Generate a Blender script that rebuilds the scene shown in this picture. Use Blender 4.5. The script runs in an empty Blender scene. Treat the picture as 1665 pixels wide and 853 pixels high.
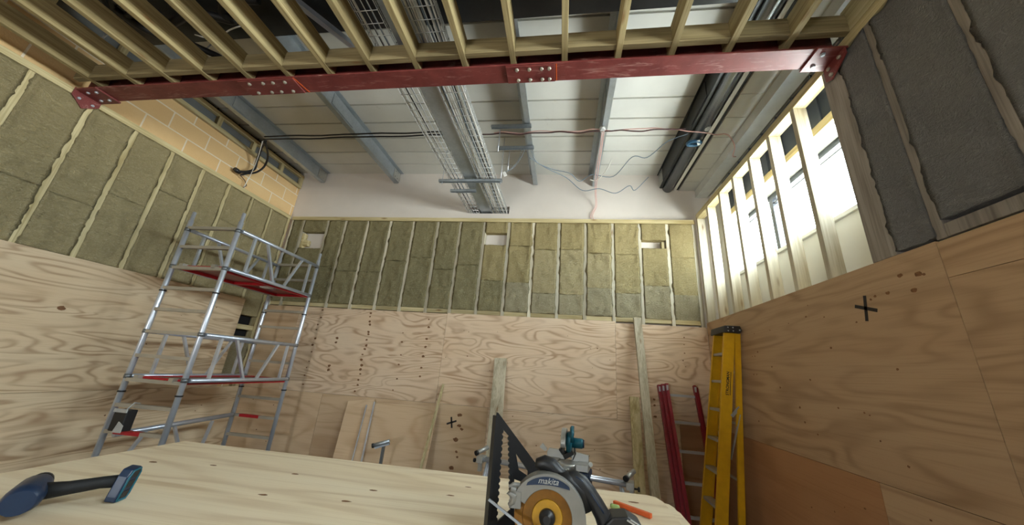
import bpy, bmesh, math, random
from mathutils import Vector, Matrix, noise
random.seed(7)
sc = bpy.context.scene
COL = sc.collection
PI = math.pi

# ------------------------------------------------------------------ camera, world, light, exposure
F_PX = 542.5
PITCH, ROLL, YAW = 0.316732, -0.0723719, 0.1441234
EYE = Vector((0, 0, 1.7))
cam_d = bpy.data.cameras.new('camera'); cam = bpy.data.objects.new('camera', cam_d); COL.objects.link(cam)
cam_d.sensor_width = 36.0; cam_d.sensor_fit = 'HORIZONTAL'; cam_d.lens = F_PX / 1665 * 36.0
cam_d.shift_x = -10/1665            # the photo's optical centre lies a little right of the frame's
cam_d.clip_start = 0.02; cam_d.clip_end = 200
Rw = Matrix.Rotation(YAW, 3, 'Z') @ Matrix.Rotation(PITCH, 3, 'X') @ Matrix.Rotation(ROLL, 3, 'Y')
xr, fw, up = Rw.col[0], Rw.col[1], Rw.col[2]
M = Matrix((xr, up, -fw)).transposed().to_4x4(); M.translation = EYE
cam.matrix_world = M
sc.camera = cam

world = bpy.data.worlds.new('overcast_sky'); sc.world = world; world.use_nodes = True
bg = world.node_tree.nodes['Background']
_t = world.node_tree; _tc = _t.nodes.new('ShaderNodeTexCoord'); _sp = _t.nodes.new('ShaderNodeSeparateXYZ'); _rp = _t.nodes.new('ShaderNodeValToRGB')
_t.links.new(_tc.outputs['Generated'], _sp.inputs[0]); _mr = _t.nodes.new('ShaderNodeMapRange'); _mr.inputs[1].default_value = -1; _mr.inputs[2].default_value = 1
_t.links.new(_sp.outputs[2], _mr.inputs[0]); _t.links.new(_mr.outputs[0], _rp.inputs[0]); _t.links.new(_rp.outputs[0], bg.inputs[0])
_rp.color_ramp.elements[0].position = .47; _rp.color_ramp.elements[0].color = (.72, .74, .74, 1)      # sunlit pale ground outside
_rp.color_ramp.elements[1].position = .53; _rp.color_ramp.elements[1].color = (.48, .54, .60, 1)      # overcast sky
bg.inputs[1].default_value = 60.0
sc.view_settings.view_transform = 'Standard'; sc.view_settings.look = 'None'
sc.view_settings.gamma = 1.0; sc.view_settings.use_curve_mapping = False
sc.view_settings.exposure = 0.26
cy = sc.cycles
cy.use_denoising = True
try: cy.denoiser = 'OPENIMAGEDENOISE'
except Exception: pass
cy.max_bounces = 10; cy.diffuse_bounces = 7; cy.glossy_bounces = 3; cy.transparent_max_bounces = 12
cy.caustics_reflective = False; cy.caustics_refractive = False; cy.sample_clamp_indirect = 8.0

def portal(loc, sx, sy, rot):                # lets the sky be sampled through an opening
    l = bpy.data.lights.new('sky_portal', 'AREA'); l.shape = 'RECTANGLE'; l.size = sx; l.size_y = sy
    l.cycles.is_portal = True
    o = bpy.data.objects.new('sky_portal', l); COL.objects.link(o); o.location = loc; o.rotation_euler = rot
portal((2.46, 3.2, 3.455), 0.8, 2.5, (0, PI/2, 0))
portal((2.46, -0.55, 3.455), 0.8, 3.7, (0, PI/2, 0))

portal((-2.2, -3.8, 1.3), 1.0, .7, (PI/2, 0, 0))  # sky through the unseen rear opening, added as fill light

# ------------------------------------------------------------------ materials
def srgb(r, g, b):
    f = lambda c: (c/255/12.92) if c/255 <= 0.04045 else ((c/255+0.055)/1.055)**2.4
    return (f(r), f(g), f(b), 1)
class NT:
    def __init__(s, name):
        s.m = bpy.data.materials.new(name); s.m.use_nodes = True
        s.t = s.m.node_tree; s.t.nodes.clear()
        s.out = s.n('ShaderNodeOutputMaterial'); s.b = s.n('ShaderNodeBsdfPrincipled')
        s.l(s.b.outputs[0], s.out.inputs[0])
    def n(s, t, **k):
        x = s.t.nodes.new(t)
        for a, v in k.items(): setattr(x, a, v)
        return x
    def l(s, a, b): s.t.links.new(a, b)
    def set(s, i, v):
        if hasattr(v, 'is_output') or isinstance(v, bpy.types.NodeSocket): s.l(v, i)
        else: i.default_value = v
    def math(s, op, a, b=None, c=None, clamp=False):
        x = s.n('ShaderNodeMath', operation=op, use_clamp=clamp)
        for i, v in enumerate((a, b, c)):
            if v is not None: s.set(x.inputs[i], v)
        return x.outputs[0]
    def coords(s, scale=(1, 1, 1), rnd=0.0, rot=(0, 0, 0)):
        tc = s.n('ShaderNodeTexCoord'); mp = s.n('ShaderNodeMapping')
        mp.inputs['Scale'].default_value = scale; mp.inputs['Rotation'].default_value = rot
        s.l(tc.outputs['Object'], mp.inputs[0])
        v = mp.outputs[0]
        if rnd:
            oi = s.n('ShaderNodeObjectInfo'); k = s.math('MULTIPLY', oi.outputs['Random'], rnd)
            a = s.n('ShaderNodeVectorMath', operation='ADD'); s.l(v, a.inputs[0]); s.l(k, a.inputs[1]); v = a.outputs[0]
        return v
    def noise(s, v, scale, detail=2, rough=0.5, dist=0.0):
        x = s.n('ShaderNodeTexNoise'); s.l(v, x.inputs['Vector'])
        x.inputs['Scale'].default_value = scale; x.inputs['Detail'].default_value = detail
        x.inputs['Roughness'].default_value = rough; x.inputs['Distortion'].default_value = dist
        return x.outputs[0]
    def ramp(s, f, *stops):
        x = s.n('ShaderNodeValToRGB'); e = x.color_ramp.elements
        while len(e) < len(stops): e.new(0.5)
        for el, (p, c) in zip(e, stops): el.position = p; el.color = c
        s.l(f, x.inputs[0]); return x.outputs[0]
    def mix(s, f, a, b, mode='MIX'):
        x = s.n('ShaderNodeMix', data_type='RGBA', blend_type=mode)
        s.set(x.inputs[0], f); s.set(x.inputs[6], a); s.set(x.inputs[7], b); return x.outputs[2]
    def bump(s, h, strength=0.3, dist=0.01):
        x = s.n('ShaderNodeBump'); x.inputs['Strength'].default_value = strength; x.inputs['Distance'].default_value = dist
        s.l(h, x.inputs['Height']); s.l(x.outputs[0], s.b.inputs['Normal'])
    def fin(s, col, rough=0.6, metal=0.0, spec=0.5):
        s.set(s.b.inputs['Base Color'], col); s.set(s.b.inputs['Roughness'], rough); s.set(s.b.inputs['Metallic'], metal)
        s.b.inputs['Specular IOR Level'].default_value = spec
        return s.m
GREY = lambda v: (v, v, v, 1)
def plain(name, c, rough=0.5, metal=0.0, var=0.12, sc_=18, spec=0.5):
    t = NT(name); v = t.coords(rnd=9); n = t.noise(v, sc_, 4, .6)
    c2 = tuple(x*(1-var) for x in c[:3])+(1,); c3 = tuple(min(1, x*(1+var)) for x in c[:3])+(1,)
    return t.fin(t.ramp(n, (.3, c2), (.7, c3)), rough, metal, spec)
def timber(name, ax, light, dark, knot=srgb(120, 84, 45)):
    t = NT(name)
    s1 = [14, 14, 14]; s1[ax] = 0.9; s2 = [90, 90, 90]; s2[ax] = 2.5
    n1 = t.noise(t.coords(tuple(s1), rnd=37), 1.0, 3, .5, .8); n2 = t.noise(t.coords(tuple(s2), rnd=37), 1.0, 2, .6)
    k = t.math('ADD', t.math('MULTIPLY', n1, .65), t.math('MULTIPLY', n2, .4))
    c = t.ramp(k, (.36, dark), (.62, light))
    s3 = [9, 9, 9]; s3[ax] = 2.4
    vo = t.n('ShaderNodeTexVoronoi'); t.l(t.coords(tuple(s3), rnd=51), vo.inputs['Vector']); vo.inputs['Scale'].default_value = 1.0
    kk = t.math('SUBTRACT', 1.0, t.math('MULTIPLY', vo.outputs['Distance'], 6.0), clamp=True)
    oi = t.n('ShaderNodeObjectInfo'); tone = t.math('ADD', t.math('MULTIPLY', oi.outputs['Random'], .35), .82)
    c = t.mix(kk, c, knot)
    c = t.mix(1.0, c, tone, 'MULTIPLY')
    t.bump(k, .15, .004)
    return t.fin(c, .72, 0, .25)
def plywood(name, scale, base, line, pale, rings=9.0, amt=.75):
    t = NT(name); v = t.coords(scale, rnd=63)
    n = t.noise(v, 1.0, 1.5, .42, .5)
    w = t.math('MULTIPLY', n, rings*2*PI)
    sn = t.math('ADD', t.math('MULTIPLY', t.math('SINE', w), .5), .5)
    sn = t.math('POWER', sn, 2.6)
    m = t.noise(v, 1.7, 2, .5)
    ln = t.math('MULTIPLY', sn, t.math('MULTIPLY', t.math('SUBTRACT', m, .18, clamp=True), 2.0), clamp=True)
    fs = tuple(x*28 if x > 1.5 else x*3.5 for x in scale)
    fine = t.noise(t.coords(fs, rnd=63), 1.0, 3, .6)
    blot = t.noise(v, .9, 2, .5)
    c = t.mix(t.math('MULTIPLY', blot, 1.0, clamp=True), base, pale)
    c = t.mix(t.math('MULTIPLY', ln, amt), c, line)
    c = t.mix(t.math('MULTIPLY', t.math('SUBTRACT', fine, .5), 1.1, clamp=True), c, line)
    oi = t.n('ShaderNodeObjectInfo'); tone = t.math('ADD', t.math('MULTIPLY', oi.outputs['Random'], .16), .92)
    c = t.mix(1.0, c, tone, 'MULTIPLY')
    t.bump(sn, .06, .002)
    return t.fin(c, .62, 0, .3)
def wool(name, c1, c2, c3):
    t = NT(name); v = t.coords(rnd=83)
    a = t.noise(v, 4, 4, .6, .4); b = t.noise(t.coords((1, 1, 1.6), rnd=83), 38, 5, .75, 2.0); w = t.noise(t.coords((1, 1, 2.2), rnd=91), 15, 4, .7, 3.5)
    g = t.noise(v, 120, 2, .6)
    c = t.mix(a, c1, c2)
    c = t.mix(t.math('MULTIPLY', t.math('SUBTRACT', b, .5), 2.6, clamp=True), c, c3)
    c = t.mix(t.math('MULTIPLY', t.math('SUBTRACT', w, .6), 4.5, clamp=True), c, tuple(min(1, x*1.15) for x in c3[:3])+(1,))
    c = t.mix(t.math('MULTIPLY', t.math('SUBTRACT', .42, w), 4.0, clamp=True), c, tuple(x*.45 for x in c1[:3])+(1,))
    h = t.math('ADD', t.math('ADD', t.math('MULTIPLY', b, .6), w), t.math('MULTIPLY', g, .25))
    t.bump(h, 1.0, .03)
    return t.fin(c, .95, 0, .1)
def wool_old(name, c1, c2, c3):
    t = NT(name); v = t.coords(rnd=83)
    a = t.noise(v, 5, 4, .6, .4); b = t.noise(t.coords((1, 1, 1.8), rnd=83), 55, 4, .7, 1.5); f = t.noise(v, 26, 3, .7, 2.0)
    c = t.mix(a, c1, c2)
    c = t.mix(t.math('MULTIPLY', t.math('SUBTRACT', b, .5), 2.4, clamp=True), c, c3)
    c = t.mix(t.math('MULTIPLY', t.math('SUBTRACT', .46, f), 3.0, clamp=True), c, tuple(x*.5 for x in c1[:3])+(1,))
    h = t.math('ADD', t.math('MULTIPLY', b, .5), f)
    t.bump(h, .8, .02)
    return t.fin(c, .95, 0, .1)
def steel(name, c, rough=.38, metal=.85, spangle=.2):
    t = NT(name); v = t.coords(rnd=21)
    vo = t.n('ShaderNodeTexVoronoi'); t.l(v, vo.inputs['Vector']); vo.inputs['Scale'].default_value = 45
    n = t.noise(v, 3, 4, .6)
    k = t.math('ADD', t.math('MULTIPLY', vo.outputs['Color'], spangle), n)
    c2 = tuple(x*.72 for x in c[:3])+(1,)
    return t.fin(t.ramp(k, (.3, c2), (.8, c)), t.math('ADD', t.math('MULTIPLY', n, .2), rough-.1), metal)

G_L, G_D = srgb(202, 188, 146), srgb(156, 138, 94)
TX, TY, TZ = (timber('treated_pine_'+a, i, G_L, G_D) for i, a in enumerate('xyz'))
TJ = timber('dark_treated_pine_y', 1, srgb(176, 160, 118), srgb(128, 110, 74)); TJX = timber('dark_treated_pine_x', 0, srgb(156, 140, 104), srgb(112, 98, 68))
TZP = timber('pale_pine_z', 2, srgb(206, 198, 176), srgb(172, 160, 134))
GYD = timber('grey_post_z', 2, srgb(148, 140, 132), srgb(108, 100, 94))
GY_X, GY_Z = timber('weathered_pine_x', 0, srgb(186, 176, 152), srgb(140, 128, 104)), timber('weathered_pine_z', 2, srgb(190, 180, 156), srgb(142, 130, 106))
PLY_W = plywood('plywood_wall', (1.15, 1.15, 4.4), srgb(214, 184, 150), srgb(160, 120, 86), srgb(228, 208, 182), 11, .7)
PLY_L = plywood('plywood_wall_grey', (.9, .9, 6.0), srgb(214, 184, 146), srgb(154, 118, 84), srgb(222, 202, 170), 9)
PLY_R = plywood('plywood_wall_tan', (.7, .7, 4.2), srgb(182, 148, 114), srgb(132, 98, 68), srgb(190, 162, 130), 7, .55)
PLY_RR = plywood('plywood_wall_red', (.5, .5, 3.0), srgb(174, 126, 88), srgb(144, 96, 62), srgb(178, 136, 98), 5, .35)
PLY_T = plywood('plywood_table', (.6, 5.0, 5.0), srgb(230, 210, 176), srgb(184, 150, 108), srgb(236, 222, 196), 6, .5)
PLY_O = plywood('plywood_offcut', (.7, .7, 3.0), srgb(206, 174, 138), srgb(166, 126, 88), srgb(214, 190, 158), 6, .5)
KNOT = plain('knot_brown', srgb(122, 84, 52), .8, 0, .35, 60)
CORE = timber('plywood_edge', 0, srgb(222, 200, 160), srgb(180, 148, 104))
INK = plain('black_marker', srgb(34, 30, 30), .7)
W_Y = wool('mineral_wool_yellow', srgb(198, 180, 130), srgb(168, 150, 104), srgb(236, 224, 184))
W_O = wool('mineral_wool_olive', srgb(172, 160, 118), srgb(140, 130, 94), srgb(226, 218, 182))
W_L = wool('mineral_wool_pale_olive', srgb(208, 190, 144), srgb(178, 162, 120), srgb(242, 232, 198))
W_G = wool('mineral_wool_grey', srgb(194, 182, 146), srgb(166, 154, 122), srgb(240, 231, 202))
W_D = wool('mineral_wool_slate', srgb(160, 158, 158), srgb(138, 137, 138), srgb(182, 180, 178))
GALV = steel('galvanised_steel', srgb(186, 194, 200), .42, .7)
GALV_D = steel('dull_galvanised_steel', srgb(128, 132, 134), .4, .7)
ALU = steel('aluminium_tube', srgb(214, 220, 230), .32, .65, .05)
ALU_D = steel('dusty_aluminium', srgb(196, 190, 176), .5, .6, .05)
WIRE = steel('bright_zinc_wire', srgb(226, 228, 228), .45, .4, .02)
DARKST = steel('dark_steel', srgb(70, 72, 74), .35, .8, .1)
DUCT = plain('dark_spiral_duct', srgb(132, 136, 140), .27, .85, .05, 5)
def red_steel():
    t = NT('red_oxide_paint'); v = t.coords((1, 1, 1)); n = t.noise(v, 5, 5, .65, .4); s = t.noise(t.coords((2, 14, 14)), 1.6, 5, .7, 1.2)
    c = t.ramp(n, (.3, srgb(104, 42, 42)), (.75, srgb(134, 64, 60)))
    c = t.mix(t.math('MULTIPLY', t.math('SUBTRACT', s, .56, clamp=True), 3.0, clamp=True), c, srgb(205, 168, 158))
    return t.fin(c, .42, 0, .5)
RED = red_steel()
REDP = plain('red_paint', srgb(176, 22, 34), .45)
REDF = plain('dark_red_film_board', srgb(120, 24, 30), .4, 0, .15, 8)
REDL = plain('dark_red_fibreglass', srgb(132, 22, 38), .4, 0, .15, 12)
YEL = plain('yellow_fibreglass', srgb(208, 160, 14), .42, 0, .1, 10)
YEL_D = plain('amber_blade', srgb(124, 82, 16), .4, .3, .25, 20); YEL_B = plain('yellow_blade_hub', srgb(168, 124, 24), .45, .1, .15, 20)
BLK = plain('black_plastic', srgb(24, 24, 26), .45)
BLK_R = plain('black_rubber', srgb(20, 20, 21), .7)
TEAL = plain('teal_plastic', srgb(22, 92, 108), .4)
NAVY = plain('navy_plastic', srgb(20, 40, 66), .4)
SILV = steel('cast_aluminium', srgb(196, 196, 190), .38, .6, .03)
LGREY = plain('grey_cast_guard', srgb(128, 126, 120), .5, .25, .1, 14)
WHITE = plain('white_plastic', srgb(236, 236, 232), .4, 0, .02)
PAPER = plain('grey_plastic', srgb(176, 176, 172), .5, 0, .05)
CAB_W = plain('white_cable_sheath', srgb(232, 230, 224), .5, 0, .02)
CAB_G = plain('grey_cable_sheath', srgb(110, 124, 136), .5, 0, .05)
CAB_P = plain('pink_cable_sheath', srgb(216, 172, 164), .5, 0, .05)
CAB_B = plain('black_cable_sheath', srgb(22, 20, 22), .5, 0, .1)
CAB_R = plain('dark_red_cable_sheath', srgb(64, 34, 34), .5, 0, .1)
BLUE = plain('blue_tape', srgb(34, 78, 108), .35)
ORANGE = plain('orange_paint', srgb(214, 96, 44), .5)
GREEN = plain('pale_green_plastic', srgb(150, 176, 110), .5)
MEMD = plain('dark_slate_cladding', srgb(84, 92, 102), .5, .1, .1, 4)
GREYP = plain('grey_painted_steel', srgb(214, 216, 214), .5, .2, .08, 6)
def plaster(name, c):
    t = NT(name); n = t.noise(t.coords(), 2.2, 4, .6); f = t.noise(t.coords(), 90, 2, .5)
    t.bump(f, .08, .002)
    return t.fin(t.ramp(n, (.3, tuple(x*.93 for x in c[:3])+(1,)), (.7, c)), .8, 0, .2)
PLAST = plaster('plasterboard', srgb(222, 214, 206))
PLAST_W = plaster('white_plasterboard', srgb(236, 234, 226))
MEMB = plain('slate_grey_panel', srgb(112, 116, 118), .5, .1, .1, 4)
CONC = plaster('concrete_floor', srgb(112, 108, 102))
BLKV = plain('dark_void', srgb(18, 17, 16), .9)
def blockmat():
    t = NT('tan_blockwork')
    tc = t.n('ShaderNodeTexCoord'); sp = t.n('ShaderNodeSeparateXYZ'); t.l(tc.outputs['Object'], sp.inputs[0])
    cb = t.n('ShaderNodeCombineXYZ'); t.l(sp.outputs[1], cb.inputs[0]); t.l(sp.outputs[2], cb.inputs[1])
    br = t.n('ShaderNodeTexBrick'); t.l(cb.outputs[0], br.inputs['Vector'])
    br.inputs['Scale'].default_value = 1; br.inputs['Brick Width'].default_value = .45; br.inputs['Row Height'].default_value = .225
    br.inputs['Mortar Size'].default_value = .009; br.inputs['Mortar Smooth'].default_value = .2
    br.inputs['Color1'].default_value = srgb(236, 204, 152); br.inputs['Color2'].default_value = srgb(226, 190, 138)
    br.inputs['Mortar'].default_value = srgb(244, 234, 214)
    n = t.noise(t.coords(), 60, 4, .7); n2 = t.noise(t.coords(), 3, 3, .6)
    c = t.mix(t.math('MULTIPLY', n, .35), br.outputs[0], srgb(206, 162, 110)); c = t.mix(t.math('MULTIPLY', t.math('SUBTRACT', n2, .5), 1.2, clamp=True), c, srgb(240, 210, 160))
    t.bump(t.math('ADD', t.math('MULTIPLY', br.outputs[1], -.6), n), .4, .008)
    return t.fin(c, .9, 0, .15)
BLOCK = blockmat()
def glassmat():
    t = NT('window_glass'); t.t.nodes.remove(t.b)
    tr = t.n('ShaderNodeBsdfTransparent'); gl = t.n('ShaderNodeBsdfGlossy'); gl.inputs['Roughness'].default_value = .03
    lw = t.n('ShaderNodeLayerWeight'); lw.inputs[0].default_value = .5; fr = t.math('MULTIPLY_ADD', t.math('POWER', lw.outputs['Facing'], 5.0), .8, .04); mx = t.n('ShaderNodeMixShader')
    tr.inputs[0].default_value = (.95, .98, .97, 1)
    t.l(fr, mx.inputs[0]); t.l(tr.outputs[0], mx.inputs[1]); t.l(gl.outputs[0], mx.inputs[2]); t.l(mx.outputs[0], t.out.inputs[0])
    return t.m
GLASS = glassmat()
def roofmat():
    t = NT('white_lining_sheet'); n = t.noise(t.coords((1, 1, 1)), 1.4, 4, .6); s = t.noise(t.coords((2, 2, 2)), 2.6, 5, .7, 1)
    c = t.ramp(n, (.3, srgb(206, 205, 198)), (.7, srgb(218, 217, 210)))
    c = t.mix(t.math('MULTIPLY', t.math('SUBTRACT', s, .64, clamp=True), 2.5, clamp=True), c, srgb(150, 138, 116))
    return t.fin(c, .5, 0, .4)
ROOF = roofmat()

# ------------------------------------------------------------------ geometry helpers
class MB:
    def __init__(s): s.bm = bmesh.new(); s.mi = 0
    def face(s, vs):
        try: f = s.bm.faces.new(vs); f.material_index = s.mi; return f
        except ValueError: return None
    def obox(s, c, ax, h):
        c = Vector(c); a = [Vector(v).normalized()*k for v, k in zip(ax, h)]
        v = [s.bm.verts.new(c+a[0]*i+a[1]*j+a[2]*k) for i in (-1, 1) for j in (-1, 1) for k in (-1, 1)]
        for q in ((0, 1, 3, 2), (4, 6, 7, 5), (0, 4, 5, 1), (2, 3, 7, 6), (0, 2, 6, 4), (1, 5, 7, 3)): s.face([v[i] for i in q])
        return s
    def box(s, x0, x1, y0, y1, z0, z1):
        return s.obox(((x0+x1)/2, (y0+y1)/2, (z0+z1)/2), ((1, 0, 0), (0, 1, 0), (0, 0, 1)), (abs(x1-x0)/2, abs(y1-y0)/2, abs(z1-z0)/2))
    def beam(s, p0, p1, w, h, side=(1, 0, 0)):      # w along `side`, h along the third direction
        p0, p1 = Vector(p0), Vector(p1); d = (p1-p0); L = d.length; d.normalize()
        sd = Vector(side); sd = sd-d*sd.dot(d)
        if sd.length < .3: sd = Vector((0, 1, 0)); sd = sd-d*sd.dot(d)
        sd.normalize(); t = d.cross(sd)
        return s.obox((p0+p1)/2, (d, sd, t), (L/2, w/2, h/2))
    def pipe(s, pts, r, n=10, cap=True):
        pts = [Vector(p) for p in pts]; rs = r if isinstance(r, (list, tuple)) else [r]*len(pts)
        d0 = (pts[1]-pts[0]).normalized(); ref = Vector((0, 0, 1)) if abs(d0.z) < .9 else Vector((1, 0, 0))
        u = (ref-d0*ref.dot(d0)).normalized(); rings = []
        for i, p in enumerate(pts):
            d = (pts[min(i+1, len(pts)-1)]-pts[max(i-1, 0)]).normalized()
            u = (u-d*u.dot(d)).normalized(); w = d.cross(u)
            rings.append([s.bm.verts.new(p+(u*math.cos(2*PI*k/n)+w*math.sin(2*PI*k/n))*rs[i]) for k in range(n)])
        for a, b in zip(rings, rings[1:]):
            for k in range(n):
                f = s.face([a[k], a[(k+1) % n], b[(k+1) % n], b[k]])
                if f: f.smooth = True
        if cap: s.face(rings[0][::-1]); s.face(rings[-1])
        return s
    def cable(s, pts, r, n=8, sub=6):
        P = [Vector(p) for p in pts]; P = [P[0]*2-P[1]]+P+[P[-1]*2-P[-2]]; out = []
        for a, b, c, d in zip(P, P[1:], P[2:], P[3:]):
            for k in range(sub):
                t = k/sub; out.append(.5*((2*b)+(c-a)*t+(2*a-5*b+4*c-d)*t*t+(3*b-a-3*c+d)*t**3))
        out.append(P[-2]); return s.pipe(out, r, n)
    def tube(s, p0, p1, r, n=12): return s.pipe([p0, p1], r, n)
    def prism(s, poly, o, u, v, t):                 # closed polygon in (u,v) at o, thickness vector t
        o, u, v, t = Vector(o), Vector(u), Vector(v), Vector(t)
        a = [s.bm.verts.new(o+u*x+v*y) for x, y in poly]; b = [s.bm.verts.new(o+u*x+v*y+t) for x, y in poly]
        s.face(a[::-1]); s.face(b); n = len(poly)
        for k in range(n): s.face([a[k], a[(k+1) % n], b[(k+1) % n], b[k]])
        return s
    def ring(s, o, u, v, t, r0, r1, a0, a1, n=32):  # arc band r0..r1 between angles, thickness vector t
        o, u, v, t = Vector(o), Vector(u), Vector(v), Vector(t); P = []
        for k in range(n+1):
            a = a0+(a1-a0)*k/n; d = u*math.cos(a)+v*math.sin(a)
            P.append([s.bm.verts.new(o+d*r0), s.bm.verts.new(o+d*r1), s.bm.verts.new(o+d*r1+t), s.bm.verts.new(o+d*r0+t)])
        for p, q in zip(P, P[1:]):
            for k in range(4): s.face([p[k], p[(k+1) % 4], q[(k+1) % 4], q[k]])
        s.face(P[0]); s.face(P[-1][::-1]); return s
    def lathe(s, o, ax, prof, n=24):                # prof: (distance along ax, radius)
        o = Vector(o); d = Vector(ax).normalized(); ref = Vector((0, 0, 1)) if abs(d.z) < .9 else Vector((1, 0, 0))
        u = (ref-d*ref.dot(d)).normalized(); w = d.cross(u); R = []
        for t, r in prof: R.append([s.bm.verts.new(o+d*t+(u*math.cos(2*PI*k/n)+w*math.sin(2*PI*k/n))*max(r, 1e-5)) for k in range(n)])
        for a, b in zip(R, R[1:]):
            for k in range(n):
                f = s.face([a[k], a[(k+1) % n], b[(k+1) % n], b[k]])
                if f: f.smooth = True
        s.face(R[0][::-1]); s.face(R[-1]); return s
    def dot(s, c, u, v, r, n=9, jit=.25):           # small irregular disc
        c, u, v = Vector(c), Vector(u), Vector(v)
        s.face([s.bm.verts.new(c+(u*math.cos(2*PI*k/n)+v*math.sin(2*PI*k/n))*r*(1+random.uniform(-jit, jit))) for k in range(n)])
        return s
WORLD = {}
def put(name, mb, mats, parent=None, label=None, cat=None, group=None, kind=None, bevel=0, base=True):
    me = bpy.data.meshes.new(name)
    bmesh.ops.recalc_face_normals(mb.bm, faces=mb.bm.faces[:]) if not getattr(mb, 'keep', False) else None
    vs = mb.bm.verts
    lo = Vector((min(v.co[i] for v in vs) for i in range(3))); hi = Vector((max(v.co[i] for v in vs) for i in range(3)))
    c = (lo+hi)/2
    if base and parent is None: c.z = lo.z
    for v in vs: v.co -= c
    mb.bm.to_mesh(me); mb.bm.free()
    for m in (mats if isinstance(mats, (list, tuple)) else [mats]): me.materials.append(m)
    o = bpy.data.objects.new(name, me); COL.objects.link(o)
    WORLD[o] = c.copy()
    if parent is not None: o.parent = parent; o.location = c-WORLD[parent]
    else: o.location = c
    if bevel:
        b = o.modifiers.new('bevel', 'BEVEL'); b.width = bevel; b.segments = 2; b.limit_method = 'ANGLE'; b.angle_limit = .6
    tag(o, label, cat, group, kind)
    return o
def tag(o, label=None, cat=None, group=None, kind=None):
    for k, v in (('label', label), ('category', cat), ('group', group), ('kind', kind)):
        if v: o[k] = v
    return o
def thing(name, loc, label, cat, group=None):
    o = bpy.data.objects.new(name, None); COL.objects.link(o); o.location = loc; WORLD[o] = Vector(loc)
    o.empty_display_size = .1
    return tag(o, label, cat, group, 'thing')
def text_bm(body, size, ext, o, u, v, align='CENTER', shear=0.0, bold=0.0):
    cu = bpy.data.curves.new('t', 'FONT'); cu.body = body; cu.size = size; cu.extrude = ext; cu.align_x = align; cu.shear = shear; cu.offset = bold
    ob = bpy.data.objects.new('t', cu); COL.objects.link(ob)
    dg = bpy.context.evaluated_depsgraph_get(); me = bpy.data.meshes.new_from_object(ob.evaluated_get(dg))
    mb = MB(); mb.bm.from_mesh(me); u, v = Vector(u), Vector(v); w = u.cross(v); o = Vector(o)
    for vt in mb.bm.verts: vt.co = o+u*vt.co.x+v*vt.co.y+w*vt.co.z
    bpy.data.objects.remove(ob); bpy.data.curves.remove(cu); bpy.data.meshes.remove(me)
    return mb
def curve2d_bm(outer, holes, ext, o, u, v):
    cu = bpy.data.curves.new('c', 'CURVE'); cu.dimensions = '2D'; cu.fill_mode = 'BOTH'; cu.extrude = ext
    for poly in [outer]+holes:
        sp = cu.splines.new('POLY'); sp.points.add(len(poly)-1); sp.use_cyclic_u = True
        for p, (x, y) in zip(sp.points, poly): p.co = (x, y, 0, 1)
    ob = bpy.data.objects.new('c', cu); COL.objects.link(ob)
    dg = bpy.context.evaluated_depsgraph_get(); me = bpy.data.meshes.new_from_object(ob.evaluated_get(dg))
    mb = MB(); mb.bm.from_mesh(me); u, v = Vector(u), Vector(v); w = u.cross(v); o = Vector(o)
    for vt in mb.bm.verts: vt.co = o+u*vt.co.x+v*vt.co.y+w*vt.co.z
    bpy.data.objects.remove(ob); bpy.data.curves.remove(cu); bpy.data.meshes.remove(me)
    return mb
ORD = ['first', 'second', 'third', 'fourth', 'fifth', 'sixth', 'seventh', 'eighth', 'ninth', 'tenth', 'eleventh', 'twelfth', 'thirteenth',
       'fourteenth', 'fifteenth', 'sixteenth', 'seventeenth', 'eighteenth', 'nineteenth', 'twentieth']

XL, XR, YB = -4.78, 1.92, 4.79          # faces of the plywood
# ------------------------------------------------------------------ the shell
put('floor', MB().box(-5.1, 2.6, -3.9, 5.1, -.1, 0), CONC, kind='structure')
wb = MB()
wb.box(-5.1, -1.585, 4.91, 5.06, 0, 5.2); wb.box(-.925, 2.6, 4.91, 5.06, 0, 5.2)
wb.box(-1.585, -.925, 4.91, 5.06, 0, 4.17); wb.box(-1.585, -.925, 4.91, 5.06, 4.30, 5.2)
wall_back = put('wall_back', wb, PLAST, kind='structure')
put('void_dark_backing', MB().box(-1.6, -.91, 5.07, 5.12, 4.1, 4.4), BLKV, wall_back)  # black panel stands in for the darkness inside the tray hole
put('wall_left', MB().box(-5.1, -4.895, -3.75, 4.9, 0, 4.63), BLOCK, kind='structure')
put('wall_left_upper', MB().box(-5.1, -4.98, -3.75, 4.9, 4.64, 5.2), BLKV, kind='structure')
wf = MB(); wf.box(-5.1, -2.7, -3.9, -3.75, 0, 5.2); wf.box(-1.7, 2.6, -3.9, -3.75, 0, 5.2); wf.box(-2.7, -1.7, -3.9, -3.75, 0, .95); wf.box(-2.7, -1.7, -3.9, -3.75, 1.65, 5.2)  # small unseen opening added here to fill the table and right wall
put('wall_front', wf, PLAST, kind='structure')
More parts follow.
